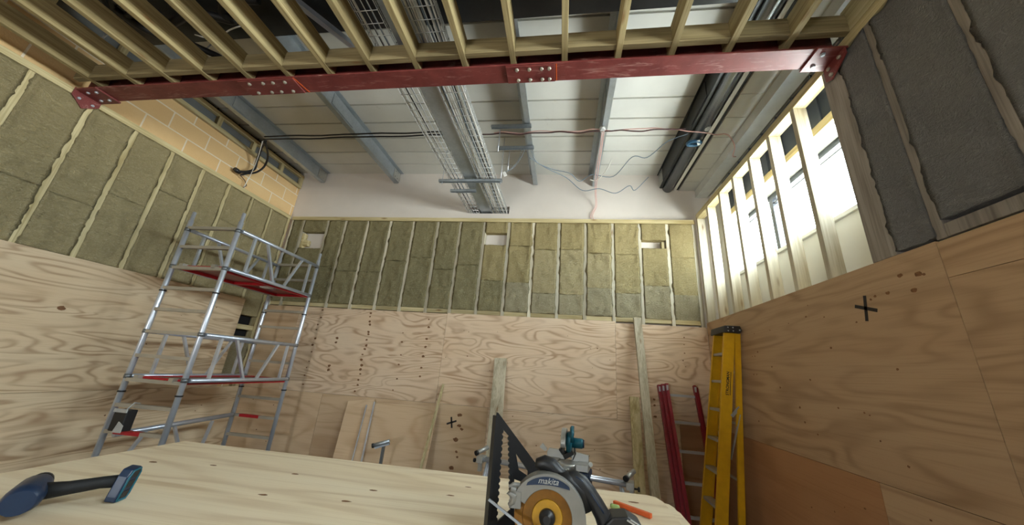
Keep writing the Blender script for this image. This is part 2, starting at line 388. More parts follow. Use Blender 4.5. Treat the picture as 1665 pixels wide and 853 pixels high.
# outer right wall with two window openings
W1, W2, ZS, ZH, XO = (1.95, 4.45), (-2.4, 1.3), 3.07, 3.84, 2.2
wr = MB()
wr.box(XO, 2.5, -3.75, 4.9, 0, ZS); wr.box(XO, 2.5, -3.75, 4.9, ZH, 5.2)
for a, b in ((-3.75, W2[0]), (W2[1], W1[0]), (W1[1], 4.9)): wr.box(XO, 2.5, a, b, ZS, ZH)
wall_right = put('wall_right', wr, PLAST_W, kind='structure')
cp = MB()
cp.box(2.185, 2.199, -3.7, 4.45, 3.93, 4.45)
y = -3.6
while y < 4.4: cp.box(2.17, 2.186, y, y+.02, 3.93, 4.45); y += .26
put('cladding_panel', cp, MEMD, wall_right)
put('lintel_batten', MB().box(2.15, 2.199, -3.7, 4.45, 3.845, 3.925), TY, wall_right, bevel=.003)
for i, (a, b) in enumerate((W1, W2)):
    f = MB(); xf0, xf1 = 2.34, 2.40
    f.box(xf0, xf1, a, b, ZS, ZS+.05); f.box(xf0, xf1, a, b, ZH-.06, ZH); f.box(xf0, xf1, a, a+.05, ZS+.05, ZH-.06); f.box(xf0, xf1, b-.05, b, ZS+.05, ZH-.06)
    n = 2 if i == 0 else 3; ms = [a+(b-a)*k/n for k in range(1, n)]
    if i == 0: ms = [3.75]
    for m in ms: f.box(xf0, xf1, m-.03, m+.03, ZS+.05, ZH-.06)
    f.box(xf0+.01, xf1-.01, a+.05, b-.05, ZH-.115, ZH-.10)
    wn = put('window_%d' % (i+1), f, DARKST if i == 0 else WHITE, kind='structure')
    put('pane', MB().box(2.366, 2.372, a+.05, b-.05, ZS+.05, ZH-.06), GLASS, wn)
    put('window_sill', MB().box(2.175, 2.34, a-.02, b+.02, ZS-.025, ZS+.012), WHITE, wn, bevel=.004)
# roof lining: sheets with ribs along x
ce = MB()
def zr(x): return 4.925-.017*(x+1.4)
def slab(mb, x0, x1, y0, y1, dz0, dz1):
    v = [mb.bm.verts.new((x, y, zr(x)+dz)) for x in (x0, x1) for y in (y0, y1) for dz in (dz0, dz1)]
    for q in ((0, 1, 3, 2), (4, 6, 7, 5), (0, 4, 5, 1), (2, 3, 7, 6), (0, 2, 6, 4), (1, 5, 7, 3)): mb.face([v[i] for i in q])
y = -3.72
while y < 4.9:
    slab(ce, -5.1, 2.6, y, min(y+.308, 4.93), 0, .06); slab(ce, -5.1, 2.6, y+.308, y+.334, .022, .06); y += .334
put('ceiling', ce, ROOF, kind='structure')
put('roof_deck', MB().box(-5.1, 2.6, -3.9, 5.1, 5.06, 5.2), ROOF, kind='structure')

cl_ = MB(); y = -3.7
while y < 4.9: cl_.box(1.76, 2.195, y, min(y+.31, 4.905), 4.585, 4.62); cl_.box(1.76, 2.195, y+.31, min(y+.334, 4.905), 4.592, 4.62); y += .334
put('ceiling_eaves', cl_, ROOF, kind='structure')
# ------------------------------------------------------------------ plywood sheets
def knots_yz(mb, x, pts, sx=1):
    mb.mi = 1
    for (a, z, r) in pts: mb.dot((x, a, z), (0, 1, 0), (0, 0, .72), r)
    mb.mi = 0
def knots_xz(mb, y, pts):
    mb.mi = 1
    for (a, z, r) in pts: mb.dot((a, y, z), (1, 0, 0), (0, 0, .72), r)
    mb.mi = 0
def rk(a0, a1, z0, z1, n, lo=.005, hi=.010): return [(random.uniform(a0+.05, a1-.05), random.uniform(z0+.05, z1-.05), random.uniform(lo, hi)) for _ in range(n)]
SG = 'plywood sheets lining the walls'
def sheet_back(x0, x1, z0, z1, label, mat=PLY_W, kn=()):
    mb = MB(); mb.box(x0+.0015, x1-.0015, YB, YB+.018, z0+.0015, z1-.0015); knots_xz(mb, YB-.0006, kn)
    mb.keep = True
    return put('plywood_sheet', mb, [mat, KNOT], None, label, 'plywood', SG, 'thing')
col = lambda x, z0, z1, n, r=.018: [(x+random.uniform(-.02, .02), z0+(z1-z0)*k/(n-1)+random.uniform(-.02, .02), r*random.uniform(.7, 1.2)) for k in range(n)]
kl = col(-3.74, 1.33, 2.42, 11)+col(-2.9, 1.3, 2.42, 17, .021)+col(-2.33, 1.35, 2.15, 6, .015)+col(-1.97, 1.55, 2.36, 7, .019)+[(-3.38, 2.0, .025), (-3.38, 1.94, .022), (-3.4, 1.6, .025), (-3.4, 1.54, .024)]
sheet_back(-4.12, -1.70, 1.22, 2.455, 'upper plywood sheet behind scaffold with two dotted columns of dark knots', PLY_W, kl)
sheet_back(-1.70, .725, 1.22, 2.465, 'upper plywood sheet with bold wavy grain in middle of back wall', PLY_W, rk(-1.7, .7, 1.22, 2.46, 14))
sheet_back(.725, 1.92, 1.22, 2.44, 'narrow upper plywood sheet behind the tall leaning plank and the red ladder', PLY_W, col(1.6, 1.9, 2.3, 5, .01)+col(1.2, .9+.4, 1.5, 3))
sheet_back(-4.76, -4.12, 1.22, 2.455, 'narrow upper plywood strip seen through far end frame of the scaffold', PLY_O, rk(-4.7, -4.15, 1.3, 2.4, 4))
sheet_back(-4.76, -3.4, 0, 1.22, 'lower plywood sheet on back wall behind bottom of scaffold', PLY_O, rk(-4.7, -3.5, .3, 1.2, 5))
lx = sheet_back(-3.4, -.96, 0, 1.22, 'lower plywood sheet with black inked cross and column of large knots', PLY_O,
           [(-1.34, 1.10, .032), (-1.33, .97, .028), (-1.29, .93, .022), (-1.36, .80, .034), (-1.33, .66, .02), (-1.31, .6, .018), (-1.37, .47, .034), (-1.35, .33, .028), (-1.24, .2, .02)]+rk(-2.2, -1.5, .3, 1.1, 5))
sheet_back(-.96, 1.48, 0, 1.22, 'lower plywood sheet with oval grain behind the mitre saw', PLY_W, rk(-.9, 1.4, .2, 1.2, 12))
sheet_back(1.48, 1.92, 0, 1.22, 'lower plywood strip in right corner behind the red ladder', PLY_RR)
def cross(mb, o, u, v, s, w, n):
    for a in (.35, 1.75):
        d = Vector(u)*math.cos(a)+Vector(v)*math.sin(a)
        mb.obox(Vector(o), (d, Vector(n).cross(d), n), (s*random.uniform(.9, 1.1), w, .0006))
x1 = MB(); cross(x1, (-1.44, YB-.001, 1.0), (1, 0, 0), (0, 0, 1), .075, .011, (0, -1, 0))
put('ink_cross', x1, INK, lx, 'black inked cross')
def sheet_left(y0, y1, z0, z1, label, mat=PLY_L, kn=()):
    mb = MB(); mb.box(XL, XL+.018, y0+.0015, y1-.0015, z0+.0015, z1-.0015); knots_yz(mb, XL+.0186, kn); mb.keep = True
    return put('plywood_sheet', mb, [mat, KNOT], None, label, 'plywood', SG, 'thing')
sheet_left(1.99, 4.43, 1.22, 2.47, 'upper plywood sheet on left wall behind scaffold ladder frame', PLY_L, rk(2, 4.4, 1.3, 2.4, 6)+[(2.62, 1.98, .03)])
sheet_left(-.45, 1.99, 1.22, 2.47, 'upper plywood sheet on left wall at the photo edge', PLY_L, rk(0, 1.9, 1.3, 2.4, 5))
sheet_left(2.35, 4.77, 0, 1.22, 'lower plywood sheet on left wall shaded under scaffold deck', PLY_L, rk(2.4, 4.6, .4, 1.2, 7))
sheet_left(-.1, 2.35, 0, 1.22, 'lower plywood sheet on left wall beyond the stacked table boards', PLY_L)
def sheet_right(y0, y1, z0, z1, label, mat=PLY_R, kn=()):
    mb = MB(); mb.box(XR, XR+.018, y0+.0015, y1-.0015, z0+.0015, z1-.0015); knots_yz(mb, XR-.0006, kn); mb.keep = True
    return put('plywood_sheet', mb, [mat, KNOT], None, label, 'plywood', SG, 'thing')
kr = [(2.1, 2.38, .016), (2.2, 2.3, .014), (2.0, 2.36, .02), (2.05, 2.28, .018)]+rk(1.9, 4.2, 1.3, 2.45, 30, .006, .012)
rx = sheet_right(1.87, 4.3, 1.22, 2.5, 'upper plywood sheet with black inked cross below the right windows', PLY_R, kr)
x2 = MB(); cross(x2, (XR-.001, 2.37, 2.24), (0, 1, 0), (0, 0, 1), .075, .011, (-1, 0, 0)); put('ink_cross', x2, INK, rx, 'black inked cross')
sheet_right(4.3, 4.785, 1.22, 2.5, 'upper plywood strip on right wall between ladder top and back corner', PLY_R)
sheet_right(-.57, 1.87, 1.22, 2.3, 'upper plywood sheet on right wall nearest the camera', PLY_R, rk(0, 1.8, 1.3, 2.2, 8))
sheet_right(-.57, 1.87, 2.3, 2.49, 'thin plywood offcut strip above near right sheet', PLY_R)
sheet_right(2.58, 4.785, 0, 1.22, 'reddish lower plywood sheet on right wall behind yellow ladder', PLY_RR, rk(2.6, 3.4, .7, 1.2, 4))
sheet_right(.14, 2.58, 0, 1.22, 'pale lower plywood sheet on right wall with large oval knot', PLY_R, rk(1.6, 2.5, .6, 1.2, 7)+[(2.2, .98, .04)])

# ------------------------------------------------------------------ stud walls
def stud(mb, label, mat, grp): return put('timber_stud', mb, mat, None, label, 'stud', grp, 'thing', bevel=.003)
bx = [-4.74, -4.52, -4.05, -3.72, -3.31, -2.90, -2.49, -2.07, -1.69, -1.285, -.885, -.49, -.09, .31, .715, 1.11, 1.51, 1.885]
YS0, YS1 = YB+.02, 4.905
for i, x in enumerate(bx):
    lb = 'timber stud in left corner of back wall' if i == 0 else 'timber stud in right corner of back wall beside windows' if i == len(bx)-1 else ORD[i]+' timber stud from the left along back wall'
    stud(MB().box(x-.0235, x+.0235, YS0, YS1, 0, 3.965), lb, TZP, 'studs of the back wall')
put('top_plate', MB().box(-4.76, 1.91, YB+.005, 4.905, 3.967, 4.03), TX, None, 'long timber top plate under white plasterboard on back wall', 'timber', None, 'thing', bevel=.003)
def nog(mb, label, grp, mat): return put('noggin', mb, mat, None, label, 'noggin', grp, 'thing', bevel=.002)
def batt(axis, a0, a1, z0, z1, d, back, mat, label, grp, sgn=1, amp=.014, lip=None):
    lip = {('x', -1): YS0, ('y', 1): XL-.001, ('y', -1): XR+.006}[(axis, sgn)]-0
    # lumpy slab; front face at d, back at `back`; axis 'x' for the back wall, 'y' for side walls
    mb = MB(); nx = max(4, int((a1-a0)/.024)); nz = max(4, int((z1-z0)/.024)); sd = random.uniform(0, 100); G = []
    for i in range(nx+1):
        row = []
        for k in range(nz+1):
            a = a0+(a1-a0)*i/nx; z = z0+(z1-z0)*k/nz
            e = min(i, nx-i)/2.0; e2 = min(k, nz-k)/1.5
            h = noise.noise((a*3+sd, z*3, sd))*amp+noise.noise((a*13, z*9+sd, sd))*amp*1.0+noise.noise((a*38, z*22+sd, sd))*amp*.7+max(0, noise.noise((a*22, z*30, sd+4))-.25)*amp*2.2
            h -= .005*max(0, 1-e2)
            q = d+sgn*h
            if i in (0, nx):
                ov = max(0.0, noise.noise((sd+i, z*9, 5))+.6*noise.noise((sd+i, z*31, 8))+.12)*.020; a += ov if i else -ov
                q = lip+sgn*(.002+ov*.25)
            elif i in (1, nx-1): q = lip+sgn*max(.001, (q-lip)*sgn)
            row.append(mb.bm.verts.new((a, q, z) if axis == 'x' else (q, a, z)))
        G.append(row)
    for i in range(nx):
        for k in range(nz):
            f = mb.face([G[i][k], G[i+1][k], G[i+1][k+1], G[i][k+1]]); f.smooth = True
    rim = [G[i][0] for i in range(nx+1)]+[G[nx][k] for k in range(1, nz+1)]+[G[i][nz] for i in range(nx-1, -1, -1)]+[G[0][k] for k in range(nz-1, 0, -1)]
    bk = []; md = []
    for v in rim:
        co = v.co.copy(); ia = 0 if axis == 'x' else 1; ib = 1-ia
        co[ia] = min(max(co[ia], a0), a1); co[ib] = lip+sgn*.001 if (co[ib]-lip)*sgn > .001 else co[ib]
        md.append(mb.bm.verts.new(co)); c2 = co.copy(); c2[ib] = back; bk.append(mb.bm.verts.new(c2))
    n = len(rim)
    for k in range(n): mb.face([rim[k], rim[(k+1) % n], md[(k+1) % n], md[k]]); mb.face([md[k], md[(k+1) % n], bk[(k+1) % n], bk[k]])
    mb.face(bk)
    return put('insulation_batt', mb, mat, None, label, 'insulation', grp, 'thing')
BG = 'mineral wool batts in the back wall'
vents = {1: (3.45, 3.75), 9: (3.575, 3.78), 15: (3.57, 3.70)}
for i in range(len(bx)-1):
    a0, a1 = bx[i]+.0245, bx[i+1]-.0245
    bay = 'in the %s bay from the left of back wall' % ORD[i]
    nog(MB().box(a0, a1, YS0+.012, YS1, 2.47, 2.53), 'short timber noggin at sheet top '+bay, 'noggins at the foot of the back wall bays', TX)
    split = random.uniform(3.05, 3.35); f = YB+.022
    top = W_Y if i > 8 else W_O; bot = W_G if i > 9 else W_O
    if i in vents:
        v0, v1 = vents[i]
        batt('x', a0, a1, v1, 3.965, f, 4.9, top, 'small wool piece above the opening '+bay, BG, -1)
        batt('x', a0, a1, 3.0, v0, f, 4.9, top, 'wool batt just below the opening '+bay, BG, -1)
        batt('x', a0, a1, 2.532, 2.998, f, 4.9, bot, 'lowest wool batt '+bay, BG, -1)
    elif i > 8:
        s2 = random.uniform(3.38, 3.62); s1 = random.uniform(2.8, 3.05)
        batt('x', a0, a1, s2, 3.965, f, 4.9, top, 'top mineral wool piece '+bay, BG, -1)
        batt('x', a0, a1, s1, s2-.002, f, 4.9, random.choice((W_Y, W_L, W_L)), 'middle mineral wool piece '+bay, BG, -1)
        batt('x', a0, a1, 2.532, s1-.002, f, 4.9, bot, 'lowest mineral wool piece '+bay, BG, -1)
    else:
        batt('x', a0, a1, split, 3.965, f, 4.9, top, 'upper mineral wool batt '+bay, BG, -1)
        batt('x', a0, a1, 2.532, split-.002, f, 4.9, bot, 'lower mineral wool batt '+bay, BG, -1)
put('timber_block', MB().box(-4.49, -4.36, 4.83, 4.9, 3.5, 3.6).box(-4.49, -4.45, 4.82, 4.9, 3.46, 3.72), TX, None, 'short timber block inside opening at left end of back wall', 'timber', None, 'thing', bevel=.003)
put('timber_block', MB().box(1.42, 1.46, 4.82, 4.9, 3.575, 3.68), TZ, None, 'small reddish block in opening at right end of back wall', 'timber', None, 'thing', bevel=.003)

# left wall
ly = [.2, .58, .96, 1.36, 1.75, 2.15, 2.53, 2.91, 3.28, 3.65, 4.03, 4.39, 4.755]
LG = 'studs of the left wall'
XS = XL+.016
for i, y in enumerate(ly):
    stud(MB().box(-4.88, XL-.001, y-.0235, y+.0235, 0, 3.965), ('timber stud on left wall in the back corner' if i == len(ly)-1 else ORD[len(ly)-1-i]+' timber stud from the back corner along left wall'), TZ, LG)
put('top_plate', MB().box(-4.88, XL+.004, -.2, 4.78, 3.967, 4.03), TY, None, 'timber top plate below the tan blockwork on left wall', 'timber', None, 'thing', bevel=.003)
for i in range(len(ly)-1):
    a0, a1 = ly[i]+.0245, ly[i+1]-.0245
    k = len(ly)-2-i; bay = 'in the %s bay from back corner of left wall' % ORD[k]
    s1 = random.uniform(3.0, 3.5)
    if a1 < .9: continue
    batt('y', a0, a1, s1, 3.965, XL-.006, -4.88, W_L, 'upper mineral wool batt '+bay, 'mineral wool batts in the left wall', 1)
    batt('y', a0, a1, 2.475 if a1 < 4.3 else 2.24, s1-.002, XL-.006, -4.88, W_L, 'lower mineral wool batt '+bay, 'mineral wool batts in the left wall', 1)
a0, a1 = 4.44, 4.7315
batt('y', 4.4145, a1, 1.3, 1.93, XL-.006, -4.88, W_G, 'grey mineral wool batt in gap beside the plywood behind scaffold', 'mineral wool batts in the left wall', 1)
nog(MB().box(-4.87, XL-.01, 4.4145, a1, 2.03, 2.10), 'timber noggin crossing the dark gap in left wall behind scaffold', None, TY)
put('recess_dark_backing', MB().box(-4.889, -4.884, 4.4145, 4.7315, 1.931, 2.239), BLKV, bpy.data.objects['wall_left'])  # black plate over the blockwork stands in for shade in the recess
# clerestory frame over the blockwork
cf = thing('clerestory_frame', (-4.9, 2.2, 4.64), 'long narrow timber frame with grey panels above the blockwork', 'frame')
put('rail', MB().box(-4.93, -4.87, -.2, 4.9, 4.64, 4.70), TY, cf, bevel=.003)
put('rail', MB().box(-4.93, -4.87, -.2, 4.9, 4.84, 4.90), TY, cf, bevel=.003)
for y in (4.87, 4.42, 3.86, 3.3, 2.76, 2.2, 1.65, 1.1): put('post', MB().box(-4.928, -4.872, y-.03, y+.03, 4.7, 4.84), TZ, cf, bevel=.003)
put('panel', MB().box(-4.945, -4.932, -.2, 4.9, 4.66, 4.88), MEMB, cf)

# right wall
ry = [2.165, 2.605, 2.965, 3.315, 3.68, 4.03, 4.40, 4.765]
RG = 'studs in front of the right windows'
put('top_plate', MB().box(XR+.004, 2.03, -3.6, 4.785, 4.03, 4.105), TY, None, 'timber top plate above the windows on right wall', 'timber', None, 'thing', bevel=.003)
put('sole_plate', MB().box(XR+.02, 2.035, -.5, 4.785, 2.44, 2.50), TY, None, 'timber plate along top of plywood under the right windows', 'timber', None, 'thing', bevel=.003)
for i, y in enumerate(ry[1:]):
    stud(MB().box(XR+.006, 2.03, y-.0235, y+.0235, 2.502, 4.028), ('pale timber stud before windows in the back right corner' if i == 6 else ORD[i]+' pale timber stud from near end of the windows'), TZP, RG)
stud(MB().box(XR+.004, 2.06, 2.085, 2.245, 2.502, 4.028), 'wide dark post under the red bracket at near end of windows', GYD, RG)
for i, y in enumerate((1.845, 1.44, 1.04, .64)):
    stud(MB().box(XR+.006, 2.03, y-.0235, y+.0235, 2.502, 4.028), ORD[i]+' stud in dark insulated part of right wall', GYD, 'studs in the dark part of the right wall')
yy = [2.085, 1.845, 1.44, 1.04, .64]
for i in range(4):
    b1 = yy[i]-(.0245 if i else .002); b0 = yy[i+1]+.0245
    if i: nog(MB().box(XR+.01, 2.03, b0, b1, 2.505, 2.575), 'grey noggin at the foot of dark batt in %s bay of right wall' % ['', 'second', 'third', 'nearest'][i], 'noggins of the dark right wall', GYD)
    batt('y', b0, b1, 2.60 if i else 2.52, 4.025, XR+.012, 2.03, W_D, 'dark grey mineral wool batt in %s bay of right wall' % ['narrow post', 'second', 'third', 'nearest'][i], 'dark batts of the right wall', -1, .008)
put('wall_right_backing', MB().box(2.035, 2.05, -3.7, 2.08, 0, 2.44).box(2.035, 2.05, 1.32, 2.08, 2.44, 4.1), PLAST, kind='structure')
put('rim_joist', MB().box(XR+.004, 2.0, -3.4, 1.98, 4.11, 4.31), TY, None, 'dark rim joist on right wall plate beside the joist ends', 'timber', None, 'thing', bevel=.003)

# ------------------------------------------------------------------ red beam and joists
by = 2.095
bm_ = thing('steel_beam', (-1.4, by, 4.03), 'long dark red steel beam crossing the room under the joists', 'beam')
put('flange', MB().box(XL+.004, XR-.0, by-.085, by+.085, 4.03, 4.045), RED, bm_, bevel=.002)
put('flange', MB().box(XL+.004, XR-.0, by-.085, by+.085, 4.275, 4.29), RED, bm_, bevel=.002)
put('web', MB().box(XL-.05, XR-.0, by-.005, by+.005, 4.045, 4.275), RED, bm_)
def splice(x0, x1, cols_, lab=None):
    p = put('splice_plate', MB().box(x0, x1, by-.08, by+.08, 4.018, 4.0295), RED, bm_, bevel=.002)
    for x in cols_:
        for y in (-.05, .05): put('bolt', MB().lathe((x, by+y, 4.018), (0, 0, -1), [(0, .016), (.004, .016), (.004, .012), (.014, .012)], 6), ALU_D, p)
splice(-.51, -.115, (-.42, -.32, -.22, -.16)); splice(-2.98, -2.42, (-2.88, -2.74, -2.64, -2.52))
put('edge_mark', MB().obox((-2.40, by, 4.0285), ((.22, 1, 0), (1, -.22, 0), (0, 0, 1)), (.085, .006, .001)), ORANGE, bm_, 'orange painted line')
put('edge_mark', MB().box(-.107, -.099, by-.08, by+.08, 4.0275, 4.0295), ORANGE, bm_, 'orange painted line')
k = put('end_bracket', MB().box(1.74, 1.93, by-.1, by+.1, 4.014, 4.029).prism([(-.1, 0), (-.1, -.05), (.05, -.13), (.1, -.11), (.1, 0)], (1.913, by, 4.0145), (0, 1, 0), (0, 0, 1), (-.012, 0, 0)), RED, bm_, bevel=.002)
for x, y in ((1.8, -.05), (1.8, .05)): put('bolt', MB().lathe((x, by+y, 4.014), (0, 0, -1), [(0, .017), (.004, .017), (.004, .012), (.014, .012)], 6), ALU, k)
for y, z in ((-.05, 3.98), (.05, 3.98), (.04, 3.92)): put('bolt', MB().lathe((1.9, by+y, z), (-1, 0, 0), [(0, .016), (.012, .012)], 6), ALU_D, k)
k = put('end_bracket', MB().box(XL+.02, XL+.26, by-.1, by+.1, 4.014, 4.029).prism([(-.1, .02), (-.1, -.06), (.0, -.15), (.1, -.06), (.1, .02)], (XL+.006, by, 4.02), (0, 1, 0), (0, 0, 1), (.014, 0, 0)), RED, bm_, bevel=.002)
for x, y in ((XL+.1, -.05), (XL+.1, .05), (XL+.2, -.05), (XL+.2, .05)): put('bolt', MB().lathe((x, by+y, 4.014), (0, 0, -1), [(0, .015), (.013, .012)], 6), ALU, k)
for y in (-.05, .05): put('bolt', MB().lathe((XL+.02, by+y, 3.95), (1, 0, 0), [(0, .015), (.013, .012)], 6), ALU, k)
jx = [1.575, 1.18, .775, .375, -.04, -.455, -.865, -1.285, -1.695, -2.105, -2.515, -2.92, -3.33, -3.745, -4.16, -4.59]
for i, x in enumerate(jx):
    lb = ORD[i]+' ceiling joist from the right wall side' if i < 9 else ORD[len(jx)-1-i]+' ceiling joist from the left wall side'
    put('ceiling_joist', MB().box(x-.0235, x+.0235, -3.4, by-.012, 4.095, 4.27), TJ, None, lb, 'joist', 'ceiling joists resting in the red beam', 'thing', bevel=.003)
xs = [XR+.002]+[x for x in jx]+[XL+.03]
for i in range(len(xs)-1):
    x1 = xs[i]-(.0245 if i else 0); x0 = xs[i+1]+(.0245 if i < len(xs)-2 else 0)
    dz = random.uniform(-.006, .006)
    lb = ORD[i]+' short noggin between joists counted from the right' if i < 9 else ORD[len(xs)-2-i]+' short noggin between joists counted from the left'
    nog(MB().box(x0, x1, 1.945, 1.99, 4.10+dz, 4.255+dz), lb, 'noggins between the ceiling joists', TJX)

# ------------------------------------------------------------------ roof steel
def purlin(x, h, w, flip, label, mat=GALV, y0=-1.5):
    z1 = zr(x)-.002; z0 = z1-h; s = -1 if flip else 1
    r = thing('roof_purlin', (x, 1.7, z0), label, 'purlin', 'steel purlins under the roof')
    mb = MB(); mb.box(x-.004, x+.004, y0, 4.905, z0+.006, z1-.006); mb.box(min(x, x+s*w), max(x, x+s*w), y0, 4.905, z0, z0+.006); mb.box(min(x, x-s*w), max(x, x-s*w), y0, 4.905, z1-.006, z1)
    mb.box(x+s*w-.003, x+s*w+.003, y0, 4.905, z0, z0+.02)
    put('rail', mb, mat, r)
    sl = MB(); sl.box(x-.009*s-.004, x-.009*s+.004, 3.05, 3.5, z0+.02, z1-.02); put('joint_sleeve', sl, mat, r)
    cl = MB(); cl.box(x-.01*s-.004, x-.01*s+.004, 4.7, 4.9, z0+.01, z1-.01)
    for yb in (4.75, 4.83):
        for zb in (.05, h-.05): cl.lathe((x-.014*s, yb, z0+zb), (-s, 0, 0), [(0, .012), (.012, .01)], 6)
    put('end_cleat', cl, SILV, r)
purlin(-4.43, .20, .07, True, 'steel purlin next to the left clerestory frame')
purlin(-2.98, .20, .07, True, 'steel purlin left of the cable tray')
purlin(-.545, .20, .065, False, 'steel purlin right of cable tray holding two short struts', GALV)
purlin(.425, .22, .065, False, 'steel purlin with white junction box and pink cables', GALV)
purlin(1.48, .24, .03, False, 'dark steel purlin beside the round duct', DARKST)
ev = thing('eaves_beam', (2.1, 1.7, 4.46), 'wide grey eaves beam along the roof edge above right windows', 'beam')
put('rail', MB().box(2.0, 2.165, -1.5, 4.905, 4.46, 4.475).box(2.0, 2.01, -1.5, 4.905, 4.475, 4.584), GREYP, ev)
dc = thing('round_duct', (1.63, 2.4, 4.57), 'round dark metal duct with a bright streak under the roof', 'duct')
put('pipe', MB().tube((1.592, -1.0, 4.625), (1.592, 4.9, 4.625), .074, 32), DUCT, dc)
put('tray', MB().box(1.675, 1.715, -1, 4.9, 4.59, 4.596).box(1.715, 1.719, -1, 4.9, 4.59, 4.64), CAB_W, dc, 'white edge strip')
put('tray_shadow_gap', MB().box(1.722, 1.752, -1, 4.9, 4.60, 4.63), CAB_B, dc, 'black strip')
put('dark_rafter', MB().box(-4.25, 1.40, 1.45, 2.06, 4.62, 4.64).box(-4.25, 1.40, 1.72, 1.75, 4.64, 4.66), DARKST, None, 'wide dark steel rafter hidden above the ceiling joists', 'rafter', None, 'thing')
for i, (yd, zd, rr) in enumerate(((2.32, 4.63, .03), (1.30, 4.62, .045))):
    put('conduit', MB().tube((-4.8, yd, zd), (.6 if i == 0 else 1.35, yd, zd), rr, 14), CAB_B, None, ['black conduit crossing above the joists near the red beam', 'thick black pipe above the joists at photo top'][i], 'conduit', None, 'thing')

# ------------------------------------------------------------------ cable tray run
def tilt(mb):                                  # the run rises slightly towards the camera and passes over the beam
    for v in mb.bm.verts:
        k = (4.9-v.co.y)/2.8; v.co.z += .125*k; v.co.x -= .075*k
    return mb
def basket(x0, x1, z, hgt, label, y0=-.6, y1=4.98):
    r = thing('cable_basket', ((x0+x1)/2, 2.2, z), label, 'cable tray', 'wire baskets of the cable run')
    mb = MB()
    n = max(3, int(round((x1-x0)/.05)))
    for k in range(n+1): x = x0+(x1-x0)*k/n; mb.pipe([(x, y0, z), (x, y1, z)], .004, 5)
    for x in (x0, x1):
        for q in (1, 2): mb.pipe([(x, y0, z+hgt*q/2), (x, y1, z+hgt*q/2)], .004, 5)
    y = y0
    while y < y1: mb.pipe([(x0, y, z+hgt), (x0, y, z-.004), (x1, y, z-.004), (x1, y, z+hgt)], .0034, 5); y += .1
    put('wire_mesh', tilt(mb), WIRE, r)
basket(-1.62, -1.42, 4.18, .055, 'narrow wire basket on left side of the steel trunking')
basket(-1.20, -.95, 4.18, .055, 'wire basket full of cables on right of the steel trunking')
tr = thing('cable_trunking', (-1.31, 2.2, 4.2), 'flat galvanised steel trunking between two wire baskets', 'trunking')
put('channel', tilt(MB().box(-1.40, -1.215, -.6, 4.98, 4.195, 4.199).box(-1.40, -1.396, -.6, 4.98, 4.199, 4.25).box(-1.219, -1.215, -.6, 4.98, 4.199, 4.25)), GALV, tr)
put('edge_lip', tilt(MB().box(-1.222, -1.212, -.6, 4.98, 4.186, 4.194)), ALU, tr)
CM = [CAB_W, CAB_G, CAB_W, CAB_W, CAB_W, CAB_G, CAB_B, CAB_W, CAB_G, CAB_W]
CN = ['white', 'grey', 'white', 'white', 'white', 'grey', 'black', 'white', 'grey', 'white']
for k in range(10):
    x = -1.185+k*.0235; pts = [(x+.006*math.sin(j*1.3+k), -.6+j*.4, 4.196+.003*math.sin(j*2+k)) for j in range(15)]
    put('cable', tilt(MB().cable(pts, random.choice((.007, .008, .009)), 7, 3)), CM[k], None, '%s cable lying %s from the left in the right wire basket' % (CN[k], ORD[k]), 'cable', 'cables in the right basket', 'thing')
for k in range(3):
    x = -1.59+k*.055; pts = [(x+.006*math.sin(j*1.3+k), -.6+j*.4, 4.192) for j in range(15)]
    put('cable', tilt(MB().cable(pts, .006, 7, 3)), [CAB_W, CAB_B, CAB_G][k], None, '%s cable lying in the left wire basket' % ['white', 'black', 'grey'][k], 'cable', 'cables in the left basket', 'thing')
def strut(x0, x1, y, z, label, rods=()):
    r = thing('strut_channel', ((x0+x1)/2, y, z), label, 'strut', 'strut channels of the cable run')
    put('channel', MB().box(x0, x1, y-.02, y-.017, z, z+.04).box(x0, x1, y+.017, y+.02, z, z+.04).box(x0, x1, y-.02, y+.02, z+.037, z+.04), GALV, r)
    for (x, zt) in rods:
        put('threaded_rod', MB().tube((x, y, z-.03), (x, y, zt), .005, 8), ALU, r)
strut(-1.79, -.88, 3.95, 4.172, 'long strut channel under cable run hung on two threaded rods', [(-1.74, 4.9), (-.9, 4.9)])
strut(-1.70, -1.31, 4.2, 4.16, 'short strut channel under the left basket near the back wall')
strut(-.98, -.46, 3.46, 4.66, 'upper strut channel joining the purlin nearer the camera', [(-.86, 4.3)])
strut(-.98, -.46, 3.89, 4.66, 'upper strut channel joining the purlin nearer the back wall', [(-.80, 4.3)])
# conduits and loose cables
for k, dz in enumerate((0, .05)):
    put('conduit', MB().pipe([(-4.32+j*.18, 3.5+.004*math.sin(j*1.7), 4.66-dz+.006*math.sin(j*.9+k)) for j in range(16)], .010, 8), CAB_B, None,
        ['upper black conduit running from left wall to the cable tray', 'lower black conduit running from left wall to the cable tray'][k], 'conduit', None, 'thing')
put('cable', MB().cable([(-1.1+j*.125, 3.5+.01*math.sin(j*2.1), 4.60+.008*math.sin(j*1.1)) for j in range(21)], .008, 8), CAB_R, None, 'dark red cable strung across the purlins to the duct', 'cable', None, 'thing')
put('cable', MB().cable([(-.95+j*.125, 3.51+.01*math.sin(j*2.1+2), 4.628+.012*math.sin(j*1.3+1)) for j in range(19)]+[(1.42, 3.5, 4.57), (1.55, 3.48, 4.535), (1.66, 3.5, 4.53), (1.75, 3.55, 4.55), (1.9, 3.58, 4.57), (1.98, 3.62, 4.44), (2.04, 3.8, 4.43), (2.1, 3.85, 4.45)], .006, 8), CAB_P, None, 'pale pink cable strung over junction boxes to the eaves beam', 'cable', None, 'thing')
